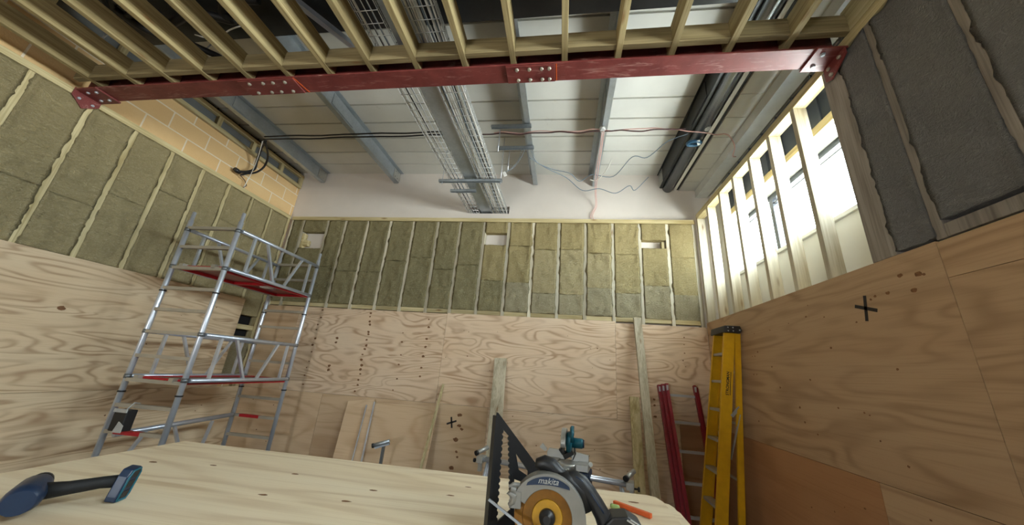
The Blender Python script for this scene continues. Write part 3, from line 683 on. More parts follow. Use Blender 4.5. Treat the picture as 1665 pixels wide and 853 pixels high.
for (x, y, z, nm) in ((.425, 3.5, 4.63, 'white round junction box on purlin with pink cables'), (1.62, 3.45, 4.575, 'white round junction box on the dark duct')):
    j = thing('junction_box', (x, y, z), nm, 'junction box')
    put('body', MB().lathe((x, y, z), (0, -.3, -1), [(-.02, .036), (.012, .038), (.02, .034)], 20), WHITE, j); put('lid', MB().lathe((x, y-.006, z-.02), (0, -.3, -1), [(0, .03), (.008, .028)], 20), PAPER, j)
for k in range(2):
    put('cable', MB().cable([(.425+k*.02, 3.5, 4.6), (.43+k*.02, 3.9, 4.56), (.42+k*.03, 4.3, 4.52), (.45+k*.015, 4.7, 4.45), (.47+k*.02, 4.87, 4.3), (.40+k*.03, 4.89, 4.15), (.41+k*.04, 4.88, 4.04)], .005, 7), CAB_P, None,
        ['left pink cable hanging from junction box to the back wall', 'right pink cable hanging from junction box to the back wall'][k], 'cable', None, 'thing')
put('cable', MB().cable([(.62, 4.1, 4.62), (.58, 4.25, 4.57), (.5, 4.45, 4.55), (.43, 4.55, 4.56), (.36, 4.55, 4.58)], .007, 8), CAB_W, None, 'short white cable end sticking out beside the purlin', 'cable', None, 'thing')
put('cable', MB().cable([(-.5, 3.9, 4.64), (-.42, 4.1, 4.58), (-.2, 4.3, 4.6), (.05, 4.35, 4.56), (.2, 4.5, 4.52), (.38, 4.45, 4.6), (.7, 4.5, 4.6), (.9, 4.1, 4.65), (1.1, 4.1, 4.64), (1.28, 3.8, 4.66), (1.47, 3.62, 4.63)], .006, 8), CAB_G, None, 'long grey cable looping from purlin to the blue tape roll', 'cable', None, 'thing')
put('cable', MB().cable([(-.53, 4.0, 4.6), (-.3, 4.2, 4.56), (0, 4.45, 4.55), (.25, 4.6, 4.42), (.5, 4.6, 4.45), (.75, 4.65, 4.4), (.95, 4.6, 4.5), (1.05, 4.7, 4.48), (1.25, 4.65, 4.68)], .006, 8), CAB_G, None, 'lower grey cable sagging in front of the white wall', 'cable', None, 'thing')
bt = thing('tape_roll', (1.55, 3.66, 4.55), 'blue tape roll with white label hanging under the duct', 'tape')
put('coil', MB().pipe([(1.545+.075*math.cos(a*PI/9), 3.66+.06*math.sin(a*PI/9), 4.52+.015*math.sin(a*PI/9)) for a in range(19)], .020, 10), BLUE, bt); put('paper_label', MB().obox((1.58, 3.62, 4.497), ((.5, 1, 0), (1, -.5, 0), (0, 0, 1)), (.045, .016, .004)), WHITE, bt)
tg = thing('cable_tag', (-.82, 3.8, 4.18), 'white tag hanging on thin cables beside cable tray', 'tag')
put('tag_body', MB().obox((-.82, 3.8, 4.2), ((1, 0, .5), (-.5, 0, 1), (0, 1, 0)), (.022, .035, .006)), WHITE, tg, bevel=.003)
put('lead', MB().cable([(-.81, 3.8, 4.23), (-.74, 3.82, 4.3), (-.66, 3.85, 4.45), (-.62, 3.88, 4.66)], .003, 6).cable([(-.80, 3.8, 4.23), (-.7, 3.82, 4.32), (-.62, 3.85, 4.5), (-.58, 3.88, 4.66)], .003, 6), CAB_G, tg)
hb = thing('cable_bundle', (-4.7, 3.75, 4.1), 'black cable bundle drooping over the blockwork below conduit end', 'cable bundle')
put('sheath', MB().cable([(-4.34, 3.55, 4.63), (-4.6, 3.74, 4.62), (-4.74, 3.86, 4.5), (-4.76, 3.88, 4.38), (-4.78, 3.80, 4.28), (-4.8, 3.7, 4.22)], .018, 8).cable([(-4.34, 3.56, 4.60), (-4.58, 3.86, 4.6), (-4.72, 3.98, 4.5), (-4.76, 3.93, 4.36), (-4.79, 3.82, 4.26), (-4.8, 3.76, 4.2)], .014, 8), CAB_B, hb)
put('gland', MB().lathe((-4.82, 3.66, 4.24), (0, 1, -.2), [(0, .03), (.05, .035), (.09, .02)], 12), BLK, hb)
put('tail', MB().pipe([(-4.82, 3.76, 4.2), (-4.85, 3.88, 4.18), (-4.85, 3.93, 4.12), (-4.84, 3.86, 4.03)], .006, 6), CAB_R, hb, 'dark red tail wire')
put('cable', MB().cable([(-4.35, 3.52, 4.6), (-4.55, 3.7, 4.45), (-4.75, 3.85, 4.25), (-4.86, 3.9, 4.05)], .005, 6), CAB_W, None, 'thin white wire running from conduit down to left wall plate', 'cable', None, 'thing')
# clutter above the joists
put('cable_bundle', MB().pipe([(-3.9+.35*t*.1+.12*math.sin(t*1.1), 1.5+.05*t+.14*math.cos(t*.9), 4.40+.03*math.sin(t*.7)) for t in range(14)], .03, 8), CAB_B, None, 'tangled black cables lying above joists near left wall', 'cable bundle', None, 'thing')
put('cable', MB().cable([(-3.4+.1*t, 1.85+.03*math.sin(t), 4.42-.02*t+.012*t*t*.4) for t in range(7)], .006, 6), CAB_W, None, 'thin white cable end showing between joists at left', 'cable', None, 'thing')
put('cable_bundle', MB().pipe([(-2.9+.1*math.cos(t*.7), 1.35+.1*math.sin(t*.7), 4.45+.012*t) for t in range(24)], .012, 7), CAB_B, None, 'coiled black cable above joists at top of photo', 'cable bundle', None, 'thing')
put('cable_bundle', MB().cable([(-3.7+.12*t+.1*math.sin(t*1.7), 1.75+.08*math.cos(t*1.3), 4.55+.02*math.sin(t*.9)) for t in range(9)], .035, 9), CAB_B, None, 'thick black flexible hose above joists near the red beam', 'cable bundle', None, 'thing')
put('cable_bundle', MB().cable([(-4.3+.09*t, 1.6+.12*math.sin(t*1.1), 4.49+.02*math.cos(t*1.9)) for t in range(9)], .022, 8), CAB_B, None, 'black looped cables above joists beside left wall', 'cable bundle', None, 'thing')
for k_, (xa, ya) in enumerate(((-4.40, 1.80), (-3.95, 2.18))):
    put('hanger_rod', MB().tube((xa, ya, 4.3), (xa+.05, ya+.1, 4.9), .008, 8), ALU, None, ['grey hanger rod above joists beside left wall', 'grey hanger rod above second joist gap from left wall'][k_], 'rod', None, 'thing')
b = thing('light_batten', (-2.1, 1.9, 4.5), 'grey metal channel with black end above joists left of the tray', 'light')
put('channel', MB().beam((-2.33, 1.7, 4.55), (-1.98, 2.28, 4.55), .05, .05), ALU, b); put('end_cap', MB().beam((-1.98, 2.28, 4.545), (-1.91, 2.39, 4.545), .05, .05), BLK, b)

# ------------------------------------------------------------------ scaffold tower
A, B, Cc, D = Vector((-4.255, 3.0, 0)), Vector((-3.62, 3.02, 0)), Vector((-4.315, 4.36, 0)), Vector((-3.665, 4.36, 0))
st = thing('scaffold_tower', (-3.96, 3.68, 0), 'aluminium scaffold tower with two red edged decks in left corner', 'scaffold')
Z = lambda p, z: Vector((p.x, p.y, z))
RT = .0245
for i, p in enumerate((A, B, Cc, D)):
    po = put('pole', MB().pipe([Z(p, .12), Z(p, 3.09), Z(p, 3.095), Z(p, 3.19), Z(p, 3.2)], [RT, RT, .019, .019, .014], 16), ALU, st)
    put('caster', MB().lathe((p.x-.02, p.y, .062), (1, 0, 0), [(0, .05), (.005, .06), (.035, .06), (.04, .05)], 20).box(p.x-.03, p.x+.03, p.y-.02, p.y+.02, .06, .13), BLK_R, po)
    for z in (2.27, 1.26): put('locking_clip', MB().lathe((p.x, p.y, z-.008), (0, 0, 1), [(0, .027), (.0, .031), (.014, .031), (.014, .027)], 14), BLK, po)
    for z in (2.98, 2.54, 1.84, 1.40): put('coupler', MB().lathe((p.x, p.y, z-.02), (0, 0, 1), [(0, .028), (.04, .028)], 14), GALV_D, po)
rz = [3.0, 2.77, 2.53, 2.30, 2.07, 1.84, 1.60, 1.37, 1.14, .91, .68, .45, .22]
for (p, q) in ((A, B), (Cc, D)):
    for z in rz:
        r_ = put('rung', MB().beam(Z(p, z), Z(q, z), .042, .032), ALU_D, st)
        if z == .91: put('sticker', MB().beam(Z(p.lerp(q, .18), z), Z(p.lerp(q, .62), z), .044, .034), REDP, r_, 'red sticker')
def guard(p, q, z0, z1, name):
    d = q-p; a = lambda t, z: p+d*t+Vector((0, 0, z))
    g = put(name, MB().tube(a(.02, z1), a(.98, z1), .021, 14).tube(a(.02, z0), a(.98, z0), .021, 14), ALU, st)
    for t0, t1 in ((.16, .16), (.29, .47), (.75, .6), (.87, .87)):
        put('brace', MB().beam(a(t0, z1), a(t1, z0), .026, .026), ALU, g)
off = Vector((.0, 0, 0))
for p, q, s in ((B, D, .035), (A, Cc, -.035)):
    o = Vector((s*.6, 0, 0))
    guard(p+o, q+o, 2.545, 2.99, 'guard_frame'); guard(p+o, q+o, 1.40, 1.84, 'guard_frame')
def deck(z):
    x0, x1 = A.x+.06, B.x-.06
    dk = put('deck', MB().box(x0+.02, x1-.02, 3.04, 4.34, z, z+.012), REDF, st)
    put('deck_frame', MB().box(x0, x0+.02, 3.04, 4.34, z-.03, z+.02).box(x1-.02, x1+.01, 3.04, 4.34, z-.03, z+.02).box(x0, x1, 3.03, 3.05, z-.03, z+.02).box(x0, x1, 4.33, 4.35, z-.03, z+.02).box(x0+.02, x1-.02, 3.66, 3.7, z-.03, z), REDP, dk)
    put('hook', MB().box(x0+.03, x0+.08, 2.985, 3.04, z-.01, z+.03), ALU_D, dk); put('hook', MB().box(x1-.08, x1-.03, 2.985, 3.04, z-.01, z+.03), ALU_D, dk)
    put('notice', MB().box(x1-.2, x1-.08, 3.75, 3.82, z-.0345, z-.0335).box(x1-.2, x1-.08, 3.74, 3.83, z-.033, z-.001), WHITE, dk)
deck(2.545); deck(1.385)
gb = put('base_brace', MB().tube(A+Vector((.03, .06, .87)), Cc+Vector((.02, -.03, .91)), .026, 14), ALU, st)
for t0, t1 in ((.25, .05), (.45, .68), (.78, .72)): put('brace', MB().beam(A.lerp(Cc, t0)+Vector((.03, 0, .87)), A.lerp(Cc, t1)+Vector((.03, 0, .3)), .026, .026), ALU, gb)
bxx = thing('tool_box', (-3.99, 2.93, .93), 'black box with pale side panel hanging on scaffold rung', 'box')
put('body', MB().box(-4.07, -3.93, 2.88, 2.965, .94, 1.12), BLK, bxx, bevel=.008); put('side_panel', MB().prism([(0, 0), (.09, 0), (.09, .06), (.03, .09)], (-4.0, 2.876, .935), (1, 0, 0), (0, 0, 1), (0, -.006, 0)), PAPER, bxx)
put('hanger', MB().pipe([(-4.0, 2.92, 1.12), (-4.0, 2.96, 1.175), (-4.0, 3.01, 1.165)], .006, 8).box(-4.07, -3.93, 2.87, 2.88, 1.1, 1.13), PAPER, bxx)

# ------------------------------------------------------------------ leaning boards at the back wall
def lean(name, p0, p1, w, t, mat, label, cat='plank', grp='boards leaning on the back wall', sidevec=(1, 0, 0)):
    return put(name, MB().beam(p0, p1, w, t, sidevec), mat, None, label, cat, grp, 'thing', bevel=.002)
lean('timber_plank', (-.765, 4.34, .02), (-.835, 4.755, 1.865), .165, .045, GY_Z, 'wide grey plank leaning on back wall behind the speed square')
lean('timber_plank', (1.055, 4.30, .02), (1.015, 4.76, 2.52), .10, .047, GY_Z, 'tallest leaning plank reaching the insulation at right of back wall')
lean('timber_plank', (.90, 4.36, .02), (.935, 4.755, 1.5), .115, .05, TZ, 'short plank leaning left of the tallest plank')
lean('plywood_offcut', (-2.575, 4.32, .02), (-2.755, 4.735, 1.18), .38, .018, PLY_O, 'plywood offcut leaning on back wall between scaffold and roller stand', 'plywood')
lean('plywood_sheet', (-2.09, 4.40, .02), (-2.10, 4.765, 1.17), .92, .012, PLY_O, 'wide plywood sheet leaning on back wall behind roller stand', 'plywood')
lean('metal_strip', (-2.375, 4.315, .02), (-2.555, 4.73, 1.175), .012, .03, ALU, 'thin pale strip along right edge of the leaning offcut', 'strip')
lean('metal_strip', (-2.50, 4.285, .02), (-2.64, 4.69, 1.13), .010, .02, ALU, 'thin pale strip lying on the face of leaning offcut', 'strip')
lean('batten', (-1.69, 4.33, .02), (-1.615, 4.77, 1.47), .018, .06, TZ, 'thin batten leaning edge on left of the inked cross', 'batten')
rs = thing('roller_stand', (-2.13, 4.3, 0), 'grey roller stand head standing before back wall left of batten', 'stand')
put('post', MB().beam((-2.10, 4.3, .03), (-2.10, 4.3, .74), .03, .03), GALV_D, rs)
put('roller', MB().tube((-2.19, 4.22, .755), (-2.02, 4.27, .81), .022, 16), GALV, rs)
put('end_cap', MB().tube((-2.205, 4.215, .75), (-2.187, 4.221, .756), .026, 16), BLK, rs)
put('bracket', MB().beam((-2.18, 4.25, .725), (-2.03, 4.30, .775), .05, .02, (0, 1, 0)), GALV_D, rs)
put('foot', MB().box(-2.3, -1.9, 4.28, 4.32, 0, .03).box(-2.12, -2.08, 4.05, 4.36, 0, .03), GALV_D, rs)

# ------------------------------------------------------------------ mitre saw on its stand
ms = thing('saw_stand', (-.1, 3.85, 0), 'silver mitre saw stand with long rails and roller ends', 'stand')
L0, L1 = Vector((-.82, 3.975, .80)), Vector((.66, 3.685, .785))
dl = (L1-L0).normalized(); dp = Vector((-dl.y, dl.x, 0))
for s in (-.035, .035): put('rail', MB().tube(L0+dp*s, L1+dp*s, .018, 14), ALU, ms)
for e, s in ((L0, -1), (L1, 1)):
    br = put('end_bracket', MB().obox(e+Vector((0, 0, -.005)), (dl, dp, (0, 0, 1)), (.035, .06, .03)).obox(e+dl*s*.01+Vector((0, 0, -.06)), (dl, dp, (0, 0, 1)), (.018, .02, .06)), SILV, ms, bevel=.004)
    put('roller', MB().tube(e+Vector((-.04, -.05, .06)), e+Vector((.05, .06, .10)), .022, 14), SILV, br)
    put('roller_cap', MB().tube(e+Vector((-.052, -.065, .055)), e+Vector((-.038, -.047, .061)), .026, 14), BLK, br)
    put('knob', MB().lathe(e+dl*s*.03+Vector((0, -.03, -.02)), dl*s, [(0, .008), (.03, .008), (.03, .02), (.05, .02)], 12), BLK, br)
    put('leg', MB().tube(e+Vector((-s*.08, .05, -.02)), Vector((e.x+s*.05, e.y+.28, .012)), .014, 10), ALU, ms)
    put('leg', MB().tube(e+Vector((-s*.08, -.05, -.02)), Vector((e.x+s*.05, e.y-.28, .012)), .014, 10), ALU, ms)
for x in (.0, .26): put('saw_mount', MB().obox(L0+dl*(x+.84)+Vector((0, -.01, -.02)), (dl, dp, (0, 0, 1)), (.05, .12, .075)), NAVY, ms, bevel=.01)
sw = thing('mitre_saw', (.09, 3.82, .86), 'teal and silver mitre saw on stand at back wall', 'saw')
O = Vector((.09, 3.8, .88)); U, V_ = dl, dp
put('base', MB().obox(O+Vector((0, 0, -.005)), (U, V_, (0, 0, 1)), (.20, .10, .02)).obox(O+U*-.15+Vector((0, -.02, .0)), (U, V_, (0, 0, 1)), (.06, .1, .03)).obox(O+U*.15+Vector((0, -.02, .0)), (U, V_, (0, 0, 1)), (.06, .1, .03)), SILV, sw, bevel=.006)
put('turntable', MB().lathe(O+Vector((0, -.03, -.02)), (0, 0, 1), [(0, .12), (.035, .12), (.04, .11)], 28).obox(O+Vector((-.01, -.16, -.01)), (U, V_, (0, 0, 1)), (.03, .07, .018)), SILV, sw)
put('fence', MB().prism([(-.22, 0), (-.04, 0), (-.03, .06), (-.05, .085), (-.2, .085), (-.22, .05)], O+V_*.03+Vector((0, 0, .02)), U, (0, 0, 1), V_*.018).prism([(.03, 0), (.2, 0), (.2, .07), (.06, .085), (.03, .06)], O+V_*.03+Vector((0, 0, .02)), U, (0, 0, 1), V_*.018), SILV, sw, bevel=.003)
put('fence_wing', MB().prism([(-.3, .10), (-.24, .07), (-.22, .09), (-.27, .14)], O+V_*.02+Vector((0, 0, .0)), U, (0, 0, 1), V_*.02), SILV, sw)
put('arm', MB().pipe([O+V_*.14+Vector((.02, 0, .03)), O+V_*.14+Vector((.02, 0, .12)), O+V_*.1+Vector((.03, 0, .2))], [.04, .035, .03], 12).tube(O+Vector((-.01, -.02, .09)), O+Vector((.05, .1, .12)), .03, 12), SILV, sw)
put('pivot_block', MB().obox(O+Vector((.0, -.02, .085)), ((1, 0, .6), (0, 1, 0), (-.6, 0, 1)), (.05, .05, .022)).obox(O+Vector((-.06, -.05, .115)), ((1, 0, .8), (0, 1, 0), (-.8, 0, 1)), (.02, .03, .028)), BLK, sw, bevel=.004)
gc = O+Vector((-.04, -.01, .19)); bu = Vector((.12, 1, 0)).normalized(); bn = Vector((1, -.12, 0)).normalized()
put('blade_guard', MB().ring(gc-bn*.024, bu, (0, 0, 1), bn*.048, .03, .125, -.5, PI+.3, 28), SILV, sw, bevel=.006)
put('blade', MB().lathe(gc-bn*.002, bn, [(0, .108), (.003, .108)], 40), ALU_D, sw)
put('gear_case', MB().lathe(gc+bn*.026, bn, [(0, .085), (.02, .10), (.045, .095), (.055, .06)], 26).obox(gc+Vector((.075, -.02, .10)), ((1, 0, 0), bu, (0, 0, 1)), (.016, .07, .045)), TEAL, sw, bevel=.004)
put('motor', MB().lathe(gc+bn*.075+Vector((0, 0, .0)), bn, [(0, .046), (.10, .046), (.11, .04)], 22), TEAL, sw)
put('motor_cap', MB().lathe(gc+bn*.186, bn, [(0, .04), (.012, .034)], 22), NAVY, sw)
put('handle', MB().pipe([gc+Vector((.07, -.05, .12)), gc+Vector((.07, -.13, .15)), gc+Vector((.07, -.2, .1)), gc+Vector((.07, -.18, .03))], .016, 10), TEAL, sw)
put('power_cord', MB().pipe([gc+Vector((.1, .02, -.03)), gc+Vector((.11, 0, -.1)), gc+Vector((.09, .03, -.16)), gc+Vector((.1, .1, -.17))], .005, 7), BLK, sw)
put('clamp_knob', MB().lathe(O+Vector((.20, -.04, .01)), (.3, -1, .4), [(0, .01), (.03, .01), (.03, .022), (.05, .022)], 12).lathe(O+Vector((-.03, -.23, -.01)), (0, -1, 0), [(0, .016), (.05, .02)], 12), SILV, sw)

# ------------------------------------------------------------------ red ladder
rl = thing('extension_ladder', (1.5, 4.5, 0), 'dark red triple section ladder leaning in the right back corner', 'ladder')
def rp(x, t, k): return Vector((x, 4.31+.38*t+k*.052, .02+1.66*t-k*.012))
for k in range(3):
    m = MB(); w = .036*(1-k); a0, a1 = 1.335+w*.9, 1.275+w*.9
    m.beam(rp(a0, 0, k-1), rp(a1, 1, k-1), .034, .05)
    sec = put('section', m, REDL, rl)
    if k: put('stile', MB().beam(rp(1.71+.03*(k-1), 0, k-1), rp(1.665+.03*(k-1), 1, k-1), .026, .05), REDL, sec)
    else: put('stile', MB().beam(rp(1.68, 0, -1), rp(1.635, 1, -1), .026, .05), REDL, sec)
    for j in range(6 if k == 0 else 0):
        t = .035+j*.178
        put('rung', MB().beam(rp(1.385-.06*t, t, -.6), rp(1.69-.045*t, t, -.6), .03, .028), ALU, sec)
    put('end_bracket', MB().obox(rp(a1, .985, k-1)+Vector((0, -.03, -.02)), ((1, 0, 0), (0, 1, 0), (0, 0, 1)), (.010, .008, .03)), ALU, sec)
put('end_bracket', MB().obox(rp(1.635, .985, -1)+Vector((0, -.03, -.02)), ((1, 0, 0), (0, 1, 0), (0, 0, 1)), (.010, .008, .03)), ALU, rl)

# ------------------------------------------------------------------ yellow stepladder
yl = thing('stepladder', (1.5, 4.07, 0), 'folded yellow fibreglass stepladder leaning on the right wall', 'ladder')
def yp(t, side, back=0):                     # t 0 foot..1 top; side 0 near, 1 far
    x = 1.425+.375*t+back*(.20-.12*t); z = .02+2.27*t
    y = (3.87+.05*t) if side == 0 else (4.25-.05*t)
    return Vector((x, y, z))
for sd in (0, 1):
    s_ = 1 if sd == 0 else -1
    m = MB(); p0, p1 = yp(0, sd), yp(1, sd)
    m.beam(p0, p1, .10, .006, (1, 0, 0))
    for w in (-.05, .05): m.beam(p0+Vector((w, .014*s_, 0)), p1+Vector((w, .014*s_, 0)), .006, .03, (1, 0, 0))
    sl = put('stile', m, YEL, yl)
    put('foot', MB().obox(p0+Vector((0, 0, .0)), ((1, 0, 0), (0, 1, 0), (0, 0, 1)), (.055, .022, .02)), BLK_R, sl)
    m = MB(); q0, q1 = yp(0, sd, 1), yp(.985, sd, 1)
    m.beam(q0, q1, .05, .006, (1, 0, 0)); m.beam(q0+Vector((.025, .012*s_, 0)), q1+Vector((.025, .012*s_, 0)), .006, .026, (1, 0, 0)); m.beam(q0+Vector((-.025, .012*s_, 0)), q1+Vector((-.025, .012*s_, 0)), .006, .026, (1, 0, 0))
    rl_ = put('rear_leg', m, YEL, yl)
    if sd == 0:
        a, b_ = yp(.27, 0)+Vector((.04, -.005, 0)), yp(.42, 0, 1)+Vector((0, -.005, 0))
        put('spreader', MB().beam(yp(.62, 0)+Vector((.05, .0, 0)), yp(.66, 0, 1), .03, .006, (0, 0, 1)).beam(yp(.63, 0, 1)+Vector((0, -.004, 0)), yp(.45, 0)+Vector((.055, -.004, 0)), .03, .005, (0, 1, 0)), GALV, yl)
for i in range(8):
    t = (.62-.31+i*.285-.0)/2.27*1.0; a, b_ = yp(t, 0), yp(t, 1)
    put('tread', MB().beam(a+Vector((0, .004, 0)), b_-Vector((0, .004, 0)), .085, .026, (1, 0, 0)), ALU_D, yl)
for i in range(4):
    t = .15+i*.22; put('rear_bar', MB().beam(yp(t, 0, 1), yp(t, 1, 1), .02, .02, (1, 0, 0)), ALU_D, yl)
tc_, te = yp(1, 0), yp(1, 1)
cap = put('top_cap', MB().prism([(-.075, -.03), (.09, -.03), (.112, .0), (.095, .045), (-.06, .045)], (tc_.x, tc_.y-.035, tc_.z+.0), (1, 0, 0), (0, 0, 1), (0, te.y-tc_.y+.07, 0)), BLK, yl, bevel=.006)
for x, z in ((-.03, .025), (.02, .025), (-.03, -.01), (.02, -.01), (.085, 0)): put('rivet', MB().lathe((tc_.x+x, tc_.y-.035, tc_.z+z), (0, -1, 0), [(0, .008), (.005, .006)], 10), ALU, cap)
dv = (yp(1, 0)-yp(0, 0)).normalized(); sv = Vector((0, -1, 0)).cross(dv).normalized()*1
tp = yp(.757, 0)+Vector((0, -.0045, 0))
tx = text_bm('STRONGMAN', .038, .0006, tp+Vector((.012, 0, 0)), dv, Vector((-dv.z, 0, dv.x)), 'CENTER', 0, .001)
put('lettering', tx, INK, yl); put('lettering_line', MB().beam(tp+dv*-.115+Vector((.026, 0, 0)), tp+dv*.118+Vector((.026, 0, 0)), .006, .001, (1, 0, 0)), INK, yl)

# ------------------------------------------------------------------ stacked boards on trestles: the worktop
TT = 1.22
def board(x0, x1, y0, y1, z, label, chip=0.0):
    mb = MB(); c = chip
    poly = [(x0, y0), (x1, y0), (x1, y1-c*1.4), (x1-c*.35, y1-c*.3), (x1-c, y1), (x0, y1)] if c else [(x0, y0), (x1, y0), (x1, y1), (x0, y1)]
    mb.prism(poly, (0, 0, z-.018), (1, 0, 0), (0, 1, 0), (0, 0, .018))
    mb.mi = 1
    return mb
tk = board(-2.02, .445, .58, 1.80, TT, '', .05)
for (x, y, r) in ((-1.5, 1.5, .011), (-1.12, 1.52, .012), (-.72, 1.45, .012), (-1.05, 1.28, .012), (-.75, 1.32, .014), (-.95, .98, .022), (-.42, 1.5, .011), (-.55, 1.12, .018), (-.62, .97, .024), (-.38, 1.62, .009), (.315, 1.68, .016), (-1.75, 1.45, .012)):
    tk.dot((x, y, TT+.0006), (1.5, 0, 0), (0, .6, 0), r)
tk.keep = True
put('plywood_sheet', tk, [PLY_T, KNOT], None, 'pale plywood sheet on top of the stack holding the circular saw', 'plywood', 'plywood sheets stacked as a worktop', 'thing')
for k, (dx, dy) in enumerate(((.045, -.006), (.07, .0), (.02, -.004))):
    put('plywood_sheet', board(-2.0+dx, .445+dx, .58+dy, 1.79+dy, TT-.0185*(k+1), '', .03), [PLY_T, KNOT], None, ['second plywood sheet in the worktop stack jutting out at right', 'third plywood sheet in the worktop stack jutting out furthest', 'lowest plywood sheet of the worktop stack'][k], 'plywood', 'plywood sheets stacked as a worktop', 'thing')
for k, x in enumerate((-1.55, -.05)):
    t_ = thing('trestle', (x, 1.19, 0), ['timber trestle under left half of the stacked sheets', 'timber trestle under right half of the stacked sheets'][k], 'trestle', 'trestles under the sheets')
    put('top_bar', MB().box(x-.035, x+.035, .68, 1.70, 1.075, 1.1455), TY, t_, bevel=.003)
    for y in (.78, 1.6):
        for s in (-1, 1): put('leg', MB().beam((x+s*.035, y, 1.12), (x+s*.28, y, .0), .04, .07, (0, 1, 0)), TZ, t_)

# ------------------------------------------------------------------ speed square
sq = thing('speed_square', (-.1, 1.15, TT), 'large black speed square standing upright beside the circular saw', 'square')
L = .352; su = Vector((math.cos(.62), math.sin(.62), 0)); so = Vector((-.201, 1.15, TT+.001))
def scal(p, q, n, dep):
    out = []
    for k in range(n):
        for t, e in ((k+.1, 0), (k+.35, dep), (k+.7, dep), (k+.95, 0)):
            t /= n; d = Vector((q[0]-p[0], q[1]-p[1])); nn = Vector((-d.y, d.x)).normalized()
            out.append((p[0]+d.x*t+nn.x*e, p[1]+d.y*t+nn.y*e))
    return out
h1 = scal((.024, L-.045), (.026, L-.30), 15, .004)+scal((.074, L-.272), (.050, L-.068), 13, .004)
h2 = [(.078, L-.118), (.092, L-.165), (.128, L-.185), (.128, L-.172)]
h3 = [(.078, L-.19), (.086, L-.285), (.2, L-.285), (.12, L-.205)]
put('plate', curve2d_bm([(0, 0), (L, 0), (L, .004), (.004, L), (0, L)], [h1, h2, h3], .003, so, su, Vector((0, 0, 1))), BLK, sq)
nrm = su.cross(Vector((0, 0, 1)))
put('fence', MB().obox(so+su*-.003+Vector((0, 0, L*.5-.002)), (su, nrm, (0, 0, 1)), (.004, .012, L*.48)), BLK, sq)

# ------------------------------------------------------------------ circular saw
cs = thing('circular_saw', (-.02, 1.1, TT), 'circular saw with yellow blade and grey guard on the worktop', 'saw')
SO = Vector((-.027, 1.075, 1.336)); X_, Z_ = Vector((1, 0, 0)), Vector((0, 0, 1)); K = .00166
def sp(px, py, dy=0): return SO+Vector(((px-893)*K, dy, -(py-841)*K*.86))
put('blade', MB().lathe(SO+Vector((0, .004, 0)), (0, -1, 0), [(0, .09), (.003, .09)], 48).lathe(SO+Vector((0, .001, 0)), (0, -1, 0), [(0, .068), (.003, .066)], 40), YEL_D, cs)
put('blade_hub', MB().lathe(SO+Vector((0, -.002, 0)), (0, -1, 0), [(0, .042), (.005, .040)], 36), YEL_B, cs)
put('clamp_washer', MB().lathe(SO+Vector((0, -.007, 0)), (0, -1, 0), [(0, .022), (.012, .020), (.012, .01), (.02, .01)], 24), BLK, cs)
ug = put('upper_guard', MB().ring(SO+Vector((0, -.012, 0)), X_, Z_, (0, .008, 0), .066, .101, -.18, 2.75, 44).ring(SO+Vector((0, -.012, 0)), X_, Z_, (0, .05, 0), .097, .103, -.35, 2.85, 44).ring(SO+Vector((0, .03, 0)), X_, Z_, (0, .008, 0), .02, .10, -.35, 2.85, 30), LGREY, cs, bevel=.002)
lens = [(.0965*math.cos(a), .0965*math.sin(a)) for a in [PI*.30+(PI*.40)*k/14 for k in range(15)]]+[(.30*math.cos(a)+0, .30*math.sin(a)-.2235) for a in [PI*.5+.2-(.4)*k/10 for k in range(11)]]
put('badge', MB().prism(lens, SO+Vector((0, -.0125, 0)), X_, Z_, (0, -.0012, 0)), NAVY, ug, 'dark blue oval badge')
put('logo', text_bm('makita', .021, .0005, SO+Vector((.0, -.0145, .0795)), X_, Z_, 'CENTER', .3, 0), PAPER, ug)
put('guard_tip', MB().prism([(0, 0), (.035, .03), (.045, .06), (.02, .065), (-.01, .03)], SO+Vector((.085, -.010, -.075)), X_, Z_, (0, .02, 0)), BLK, ug)
put('lower_guard', MB().ring(SO+Vector((0, -.006, 0)), X_, Z_, (0, .004, 0), .05, .104, PI+.9, 2*PI-.35, 30).ring(SO+Vector((0, -.006, 0)), X_, Z_, (0, .03, 0), .101, .104, PI+.5, 2*PI-.35, 30), DARKST, cs)
put('guard_lever', MB().pipe([sp(840, 803, -.01), sp(832, 800, -.012), sp(829, 806, -.012), sp(838, 812, -.01), sp(836, 822, -.012), sp(830, 828, -.01)], [.008, .009, .008, .010, .008, .006], 10).pipe([sp(845, 795, 0), sp(835, 793, -.01), sp(828, 798, -.012)], [.006, .006, .004], 8).obox(sp(840, 818, -.004), (X_, (0, 1, 0), Z_), (.016, .01, .02)), LGREY, cs, bevel=.002)
put('guide_rod', MB().beam(sp(797, 821, -.02), sp(870, 857, -.05), .006, .009, (0, .3, 1)), GALV_D, cs)
put('motor', MB().lathe(SO+Vector((.0, .036, .0)), (0, 1, 0), [(0, .05), (.01, .058), (.09, .055), (.11, .045)], 26), NAVY, cs)
put('base_plate', MB().box(SO.x-.12, SO.x+.15, SO.y-.04, SO.y-.025, TT+.001, TT+.006).box(SO.x-.12, SO.x+.15, SO.y+.025, SO.y+.10, TT+.001, TT+.006).box(SO.x-.12, SO.x-.09, SO.y-.03, SO.y+.03, TT+.001, TT+.006).box(SO.x+.12, SO.x+.15, SO.y-.03, SO.y+.03, TT+.001, TT+.006).box(SO.x+.115, SO.x+.12, SO.y+.025, SO.y+.09, TT+.004, TT+.06), SILV, cs, bevel=.001)
put('body', MB().pipe([sp(905, 778, .03), sp(925, 785, .035), sp(945, 800, .04), sp(955, 830, .045)], [.02, .028, .03, .03], 14), BLK, cs)
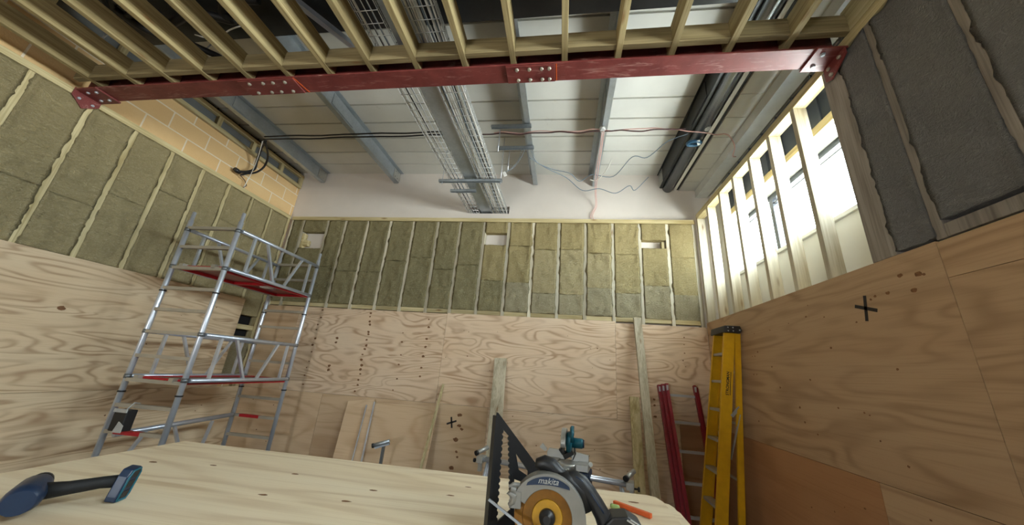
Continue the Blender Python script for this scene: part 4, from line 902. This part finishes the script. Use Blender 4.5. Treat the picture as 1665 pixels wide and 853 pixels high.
put('front_handle', MB().pipe([sp(873, 768, .035), sp(876, 761, .035), sp(885, 757, .035), sp(897, 761, .035), sp(909, 772, .035), sp(922, 780, .035)], [.010, .018, .020, .021, .019, .018], 16), BLK, cs)
put('rear_handle', MB().pipe([sp(918, 783, .035), sp(934, 778, .035), sp(948, 786, .035), sp(960, 800, .035), sp(972, 816, .035), sp(983, 835, .035), sp(990, 856, .035), sp(992, 875, .035)], [.018, .022, .023, .022, .021, .022, .022, .02], 16), BLK, cs)
put('trim', MB().pipe([sp(938, 773, .018), sp(950, 780, .017), sp(962, 796, .017), sp(975, 815, .017), sp(984, 828, .017)], .003, 8), NAVY, cs)
bt_ = put('battery', MB().prism([(0, 0), (.10, -.01), (.11, .0), (.095, .034), (.06, .05), (.02, .045), (-.005, .02)], sp(985, 861, .0), X_, Z_, (0, .07, 0)), BLK, cs, bevel=.005)
put('battery_trim', MB().pipe([sp(1019, 830, -.002), sp(1030, 836, -.002), sp(1042, 845, -.002), sp(1047, 858, -.002)], .0022, 8).pipe([sp(1024, 829, -.002), sp(1036, 835, -.002), sp(1046, 843, -.002)], .0018, 8), PAPER, bt_)
pn = put('pencil', MB().beam((.225, 1.62, TT+.009), (.345, 1.52, TT+.009), .016, .016, (0, 0, 1)), ORANGE, None, 'orange carpenter pencil lying on the worktop behind saw battery', 'pencil', None, 'thing', bevel=.002)
put('plastic_plug', MB().lathe((.205, 1.575, TT+.010), (1, -.3, 0), [(0, .006), (.005, .009), (.03, .008), (.035, .005)], 10), GREEN, None, 'small pale green plug on worktop beside the orange pencil', 'plug', None, 'thing')

# ------------------------------------------------------------------ drill lying on the worktop
dr = thing('cordless_drill', (-1.5, 1.1, TT), 'black cordless drill lying on the worktop at left', 'drill')
hd = Vector((-.62, -.78, 0)); h0 = Vector((-1.405, 1.10, TT+.056)); h1_ = h0+hd*.17+Vector((0, 0, -.006))
put('handle', MB().pipe([h0, h0.lerp(h1_, .3)+Vector((0, 0, .003)), h0.lerp(h1_, .7), h1_], [.019, .017, .019, .024], 14), BLK_R, dr)
fu, fv = Vector((-.40, .92, 0)).normalized(), Vector((.10, .12, 1)).normalized()
fo = Vector((-1.415, 1.09, TT+.05)); fn = fu.cross(fv).normalized()
ft = put('foot', MB().prism([(-.024, -.045), (.018, -.047), (.026, -.03), (.026, .036), (.016, .050), (-.018, .046), (-.026, .026), (-.026, -.03)], fo, fu, fv, fn*.03), NAVY, dr, bevel=.004)
for z in (-.026, .003, .03): put('contact_slot', MB().obox(fo+fn*.0305+fv*z, (fu, fv, fn), (.014, .009, .002)), BLK, ft)
put('rim', MB().pipe([fo+fn*.031+fu*a+fv*b for a, b in ((-.020, -.04), (.015, -.042), (.021, -.028), (.021, .032), (.013, .045), (-.015, .041), (-.021, .024), (-.020, -.04))], .003, 8), TEAL, ft)
bc = h1_+hd*.02+Vector((0, 0, -.002)); bd = Vector((.78, -.62, 0))
put('body', MB().pipe([bc+bd*-.10, bc+bd*-.06, bc+bd*.05, bc+bd*.09], [.028, .036, .038, .03], 18), NAVY, dr)
put('chuck', MB().lathe(bc+bd*-.10, -bd, [(0, .025), (.01, .028), (.035, .025), (.055, .014)], 18), BLK, dr)
